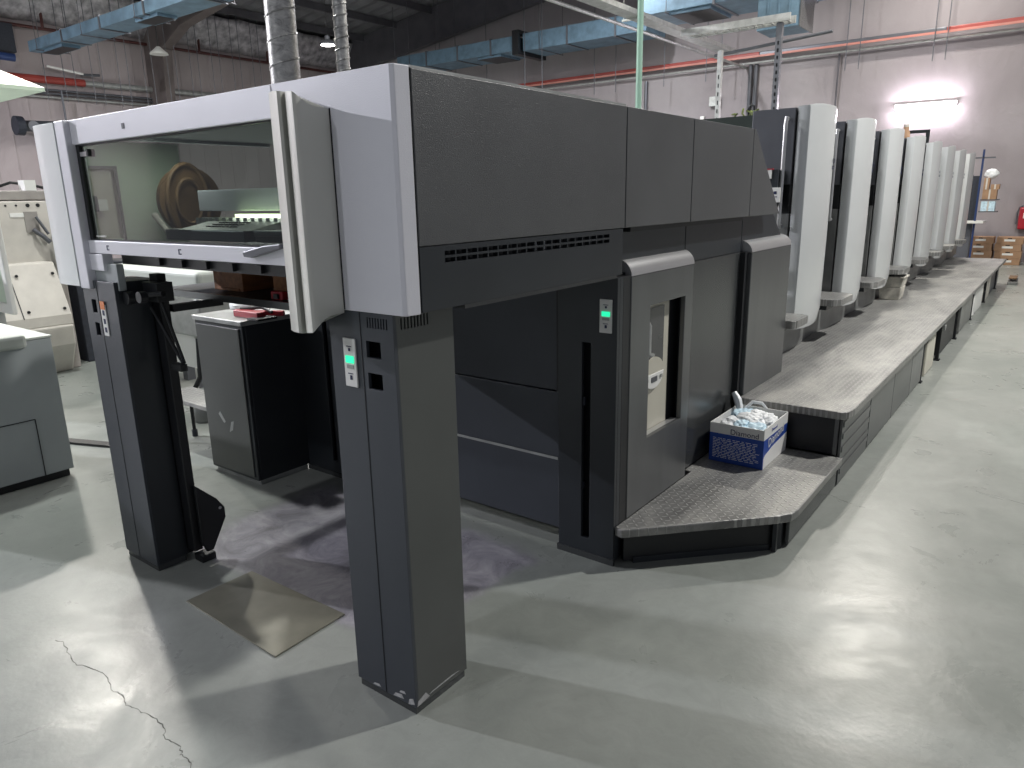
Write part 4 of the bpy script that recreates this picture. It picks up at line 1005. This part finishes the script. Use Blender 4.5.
b = MB(); b.holes('x', -13.44, -13.22, 17.9, 19.3, 5.60, 6.24, [(18.0, 19.2, 5.70, 6.14)]); tag(b.build('duct_collar', 'black'), 'black open collar joining the two back wall duct sections', 'duct collar')
rduct('large blue air duct at the top right with a dark side', -7.8, -3.9, 14.9, 16.2, 5.28, 5.72, 1.6, ((-7.2, .9),))
vt = thing('duct_drop', 'short blue vertical duct drop with ribs right of the slotted posts', 'duct', (-4.9, 15.5, 4.6))
b = MB(); b.box(-5.35, -4.55, 15.0, 15.8, 4.66, 5.278); b.build('drop_body', 'blueduct', vt, bevel=.01)
for x in (-5.15, -4.95, -4.75): MB().box(x-.015, x+.015, 14.985, 15.0, 4.66, 5.27).build('rib', 'blueduct', vt)
MB().box(-4.549, -4.53, 14.98, 15.82, 4.64, 5.277).build('end_flange', 'dark', vt)
# pipe runs on the walls
t = thing('pipe_tray', 'red and grey pipe run along the back wall', 'pipe', (-7, 20.0, 5.1))
MB().box(-14.8, -7.0, 19.93, 20.05, 5.06, 5.16).build('pipe', 'redpipe', t, bevel=.02)
MB().box(-7.0, -2.8, 19.93, 20.05, 5.06, 5.16).build('grey_section', 'unitdark', t, bevel=.02); MB().box(-2.8, 6, 19.93, 20.05, 5.06, 5.16).build('pipe', 'redpipe', t, bevel=.02)
MB().box(-14.8, 6, 19.90, 19.93, 5.03, 5.08).build('tray_edge', 'pinkside', t)
t = tag(MB().tube([(-14.8, 20.02, 4.92), (6, 20.02, 4.92)], .028, 8).build('conduit', 'galv', smooth=True), 'thin grey conduit along the back wall below the red pipe', 'conduit')
t = thing('pipe_tray', 'red pipe ending in grey tray along the left wall', 'pipe', (-22.9, 10, 5))
MB().tube([(-22.85, 5.0, 4.95), (-22.85, 10.2, 5.0)], .10, 10).build('pipe', 'redpipe', t, smooth=True); MB().tube([(-22.85, 10.2, 5.0), (-22.85, 20.0, 5.1)], .08, 10).build('grey_section', 'galv', t, smooth=True)
for z in (4.50, 4.60, 4.69):
    t = tag(MB().tube([(-22.88, 2, z), (-22.88, 20.0, z+.12)], .03, 8).build('conduit', 'unitdark' if z > 4.55 else 'galv', smooth=True), {4.50: 'lowest', 4.60: 'middle', 4.69: 'topmost'}[z] + ' of three conduits along the left wall', 'conduit')
tag(MB().tube([(-22.8, 2, 6.26), (-22.8, 20.0, 6.29)], .045, 8).build('pipe', 'darkred', smooth=True), 'thin dark brown pipe high on the left wall below the eaves', 'pipe')
for k, (y, l) in enumerate([(9.3, 'left of the steel column'), (13.8, 'right of the steel column'), (16.3, 'beside the thick spiral duct')]):
    tag(MB().tube([(-22.75, y, 6.28), (-22.7, y, 7.1)], .04, 6).build('drop_rod', 'darkred'), 'dark rod holding the high brown pipe, ' + l, 'rod')
for i, (x0, y0, yy) in enumerate([(-22.85, 9.55, 9.68)]):
    t = tag(MB().tube([(x0, y0, 4.75), (x0, y0, 2.0)], .03, 6).build('conduit', 'unitdark'), 'dark vertical conduit on the left wall below the tray', 'conduit')
# vertical pipes on the back wall
for (x, z1, l, mt) in ((-7.27, 4.9, 'left of a dark vertical pipe pair on the back wall', 'unitdark'), (-7.12, 4.9, 'right of a dark vertical pipe pair on the back wall', 'unitdark'), (-10.3, 4.8, 'dark vertical downpipe right behind the green pole', 'unitdark'), (-5.08, 4.9, 'thin blue-grey vertical conduit on the back wall above the second unit', 'steel_grey')):
    tag(MB().tube([(x, 20.13, 0.05), (x, 20.13, z1)], .05 if mt == 'unitdark' else .022, 8).build('downpipe', mt, smooth=True), l, 'pipe')
wb = thing('wall_box', 'small white box with sign on the back wall left of the vertical pipe pair', 'wall box', (-7.8, 20.1, 3.9))
MB().box(-8.35, -8.05, 20.05, 20.16, 3.95, 4.2).build('box', 'galv', wb, bevel=.01); MB().box(-8.6, -8.5, 20.1, 20.16, 3.5, 3.72).build('switch', 'white', wb)
MB().tube([(-8.9, 20.13, 3.62), (-9.1, 20.05, 3.66), (-9.25, 19.95, 3.6)], .05, 8).build('spotlight', 'black', wb)
# drop wires
wires = [(-18.9, 18.6), (-17.6, 19.4), (-16.9, 19.4), (-15.6, 19.4), (-14.1, 19.4), (-13.0, 17.9), (-12.4, 17.9), (-11.6, 19.4), (-10.9, 19.4), (-9.4, 19.4), (-8.2, 19.4), (-7.8, 19.4)]
for (x, y) in wires:
    tag(MB().tube([(x, y, 4.5), (x, y, roofz(x)-.0)], .011, 5).build('drop_wire', 'unitdark'), 'thin drop wire hanging from the roof over the back wall and its blue ducts', 'wire', 'drop wires over the back wall ducts')
for i, (x, y) in enumerate([(-4.85, 19.8), (-4.55, 19.8), (-3.0, 19.8), (-2.75, 19.8), (-1.25, 19.8)]):
    tag(MB().tube([(x, y, 4.45), (x, y, roofz(x)-.0)], .011, 5).build('drop_wire', 'unitdark'), 'thin drop wire crossing the red pipe above the printing units', 'wire', 'drop wires by the red pipe')
for i in range(22):
    y = 8.7+i*.36 + (.1 if i % 2 else 0)
    tag(MB().tube([(-21.6, y, 4.3), (-21.6, y, roofz(-21.6)-.0)], .010, 5).build('drop_wire', 'unitdark'), 'thin drop wire hanging in front of the left wall', 'wire', 'drop wires before the left wall')

# ================================================================== lamps
def high_bay(x, y, z, w, col, label):
    t = thing('high_bay_lamp', label, 'lamp', (x, y, z))
    b = MB(); b.lathe([(.20, 0), (.21, .03), (.17, .08), (.07, .13), (.06, .22)], (x, y, z+.01), 24); b.build('housing', 'unitdark', t, smooth=True)
    MB().lathe([(.17, 0), (.17, .008)], (x, y, z), 24).build('diffuser', 'lampwhite', t)
    MB().tube([(x, y, z+.23), (x, y, roofz(x)-.02)], .006, 5).build('cable', 'black', t)
    l = bpy.data.lights.new('lamp_light', 'AREA'); l.shape = 'DISK'; l.size = .40; l.energy = w; l.color = col; l.spread = PI
    lo = bpy.data.objects.new('lamp_light', l); COL.objects.link(lo); lo.parent = t; lo.location = (0, 0, -.02)
    return t
LL = ['high bay lamp over the far part of the press', 'high bay lamp near the back wall', 'high bay lamp over the floor right of the press', 'high bay lamp over the left of the hall above the console',
      'glowing high bay lamp seen between the two spiral ducts', 'high bay lamp behind the press in the middle of the hall', 'high bay lamp behind the viewer', 'high bay lamp far to the left in front of the press', 'high bay lamp added to brighten the floor and machines left of the press', 'high bay lamp above the gap between console and delivery']
for (a, l) in zip(LAMPS, LL): high_bay(*a, l)
t = thing('wall_light', 'glaring white tube light on the back wall above the printing units', 'lamp', (-3.08, 20.1, 3.5))
MB().box(-3.73, -2.44, 20.08, 20.165, 3.52, 3.60).build('fitting', 'white', t, bevel=.01)
MB().tube([(-3.68, 20.03, 3.50), (-2.49, 20.03, 3.50)], .035, 12).build('tube', 'tubeglow', t, smooth=True)
l = bpy.data.lights.new('tube_light', 'AREA'); l.shape = 'RECTANGLE'; l.size = 1.2; l.size_y = .08; l.energy = 90; l.color = (1, .90, 1)
lo = bpy.data.objects.new('tube_light', l); COL.objects.link(lo); lo.parent = t; lo.location = (0, -.12, 0); lo.rotation_euler = (PI/2+PI, 0, 0)
l2 = lo.copy(); COL.objects.link(l2)
l2.location = (0, -.12, 0); l2.rotation_euler = (PI/2, 0, 0)
# second wall lamp hidden low behind the machine
t = thing('wall_light', 'wall light low on the back wall left of the vertical pipes, hidden by the press', 'lamp', (-9.2, 20.1, 3.0))
MB().box(-9.8, -8.7, 20.08, 20.165, 3.02, 3.08).build('fitting', 'white', t); MB().tube([(-9.75, 20.03, 3.0), (-8.75, 20.03, 3.0)], .03, 10).build('tube', 'tubeglow', t, smooth=True)
# unlit dome lamp before the steel column
t = thing('dome_lamp', 'small unlit white dome lamp before the steel column at upper left', 'lamp', (-20.5, 11.2, 5.62))
MB().lathe([(.24, 0), (.22, .05), (.12, .13), (.05, .20)], (-20.5, 11.23, 5.60), 20).build('shade', 'canopy', t, smooth=True); MB().tube([(-20.5, 11.23, 5.80), (-20.5, 11.23, 7.55)], .012, 5).build('cable', 'black', t)
t = thing('wall_tube', 'slim white tube lamp on a bracket along the left wall', 'lamp', (-22.7, 9.8, 5.2))
MB().tube([(-22.75, 9.25, 5.33), (-22.72, 10.15, 5.22)], .03, 8).build('tube', 'white', t); MB().tube([(-22.75, 10.1, 5.2), (-22.75, 10.6, 5.24)], .04, 6).build('bracket', 'unitdark', t)
# pyramid canopy at left edge
t = thing('ceiling_canopy', 'white pyramid lamp shade at the left picture edge', 'lamp', (-14, 5, 3.5))
b = MB(); b.add([(-15.0, 4.2, 3.36), (-12.5, 4.2, 3.36), (-12.5, 5.0, 3.36), (-15.0, 5.0, 3.36), (-14.0, 4.75, 3.85)], [(3,2,1,0), (0,1,4), (1,2,4), (2,3,4), (3,0,4)])
b.build('shade', 'canopy', t); MB().box(-15.0, -12.5, 4.2, 5.0, 3.31, 3.36).build('rim', 'paleg', t)
MB().tube([(-14.0, 4.75, 3.83), (-14.0, 4.75, 8.4)], .02, 6).build('rod', 'galv', t)
# wall fan and lower dark motor
t = thing('ventilation_unit', 'dark square ventilation unit high on the left wall', 'ventilation unit', (-22.8, 8.2, 5.6))
MB().box(-22.99, -22.6, 7.4, 8.52, 5.55, 6.25).build('housing', 'fanblack', t, bevel=.01)
b = MB(); b.tube([(-22.5, 7.8, 5.42), (-22.5, 8.40, 5.40)], .10, 10); b.build('motor', 'rack_blue', t)
MB().box(-22.6, -22.4, 7.9, 8.0, 5.42, 5.6).build('bracket', 'fanblack', t)
t = thing('hand_pipe', 'dark cylindrical motor sticking out left of the delivery cover', 'motor', (-21.9, 8.0, 3.7))
MB().tube([(-22.95, 8.4, 3.72), (-21.9, 8.35, 3.68)], .13, 12).build('barrel', 'unitdark', t, smooth=True); MB().lathe([(.24, 0), (.24, .18)], (-22.1, 7.98, 3.68), 16, 'y').build('end_disc', 'fanblack', t)
MB().tube([(-22.1, 8.10, 3.68), (-22.1, 9.3, 3.72)], .14, 12).build('motor_body', 'col_dark', t, smooth=True)

# ================================================================== far end: shelf, cartons, extinguisher
SH = thing('storage_rack', 'blue and black storage rack with small goods at the far end', 'rack', (-1.8, 18.5, 0))
for x in (-1.62, -2.2):
    MB().box(x-.018, x+.018, 18.3, 18.34, 0, 2.42 if x > -2 else 2.2).build('upright', 'rack_blue', SH)
MB().box(-2.15, -1.66, 18.4, 18.8, 0, .93).build('cabinet', 'unitdark', SH, bevel=.01)
MB().box(-2.1, -1.45, 18.15, 18.8, .935, .98).build('shelf', 'white', SH, bevel=.005)
MB().box(-2.1, -1.66, 18.55, 18.6, .98, 1.9).build('back_panel', 'fanblack', SH)
MB().box(-2.05, -1.40, 18.3, 18.33, 2.24, 2.27).build('rod', 'unitdark', SH)
MB().box(-1.58, -1.25, 18.3, 18.6, 1.40, 1.42).build('shelf', 'unitdark', SH); MB().box(-1.58, -1.25, 18.3, 18.6, 1.16, 1.18).build('shelf', 'unitdark', SH)
for i, (x0, x1, z0, z1, mt, l) in enumerate([(-1.55, -1.30, 1.42, 1.62, 'carton', 'brown parcel on the upper arm of the far rack'), (-1.42, -1.27, 1.62, 1.72, 'carton', 'small brown carton on top of the brown parcel on the rack'), (-1.55, -1.30, 1.18, 1.38, 'bluefilm', 'pale printed parcel on the lower arm of the far rack'), (-1.55, -1.45, 1.62, 1.85, 'carton', 'upright narrow brown parcel beside the rack post')]):
    b = MB(); b.box(x0, x1, 18.32, 18.55, z0+.001, z1); b.slot(1); b.box((x0+x1)/2-.015, (x0+x1)/2+.015, 18.318, 18.32, z0+.001, z1)
    tag(b.build('parcel', [mt, 'beige'], bevel=.004), l, 'parcel', 'parcels on the far rack')
crumple('white_bag', -1.44, 18.42, 1.93, .12, .08, .10, 'film', 31, 'crumpled white bag atop the parcels on the far rack', 'bag', .3, 3)
crumple('white_cup', -1.88, 18.30, 1.10, .09, .08, .125, 'white', 33, 'white crumpled paper on the far rack shelf', 'paper', .25, 3)
for cx_, nm in ((-1.56, 'left'), (-1.02, 'right')):
    for k in range(4):
        x0 = cx_-.24; z0 = k*.15
        jx = [0, .01, -.01, .015][k]
        t = thing('carton', {0: 'bottom', 1: 'second', 2: 'third', 3: 'topmost'}[k] + ' brown carton of the ' + nm + ' stack by the back wall', 'carton', (cx_, 19.4, z0), 'brown cartons stacked by the back wall')
        MB().box(x0+jx, x0+.49+jx, 19.3, 19.75, z0+.001, z0+.148).build('body', 'carton', t, bevel=.004)
        MB().box(x0+.14+jx, x0+.34+jx, 19.297, 19.3, z0+.06, z0+.105).build('label_sticker', 'white', t)
        MB().box(x0+.20+jx, x0+.28+jx, 19.2975, 19.3, z0+.115, z0+.135).build('hand_hole', 'black', t)
t = thing('hose_reel', 'red fire hose cabinet on the back wall at the right picture edge', 'hose reel', (-.8, 20.1, 1.0))
MB().box(-.94, -.50, 19.95, 20.16, .74, 1.22).build('cabinet', 'redtool', t, bevel=.03)
b = MB(); b.tube([(-.98, 20.0, .85+.25*k) for k in range(2)]+[(-.95, 20.0, 1.22), (-.82, 20.0, 1.29), (-.6, 20.0, 1.29)], .018, 8); b.build('hose', 'unitdark', t, smooth=True)
MB().box(-.86, -.70, 19.945, 19.95, .98, 1.10).build('emblem', 'white', t)
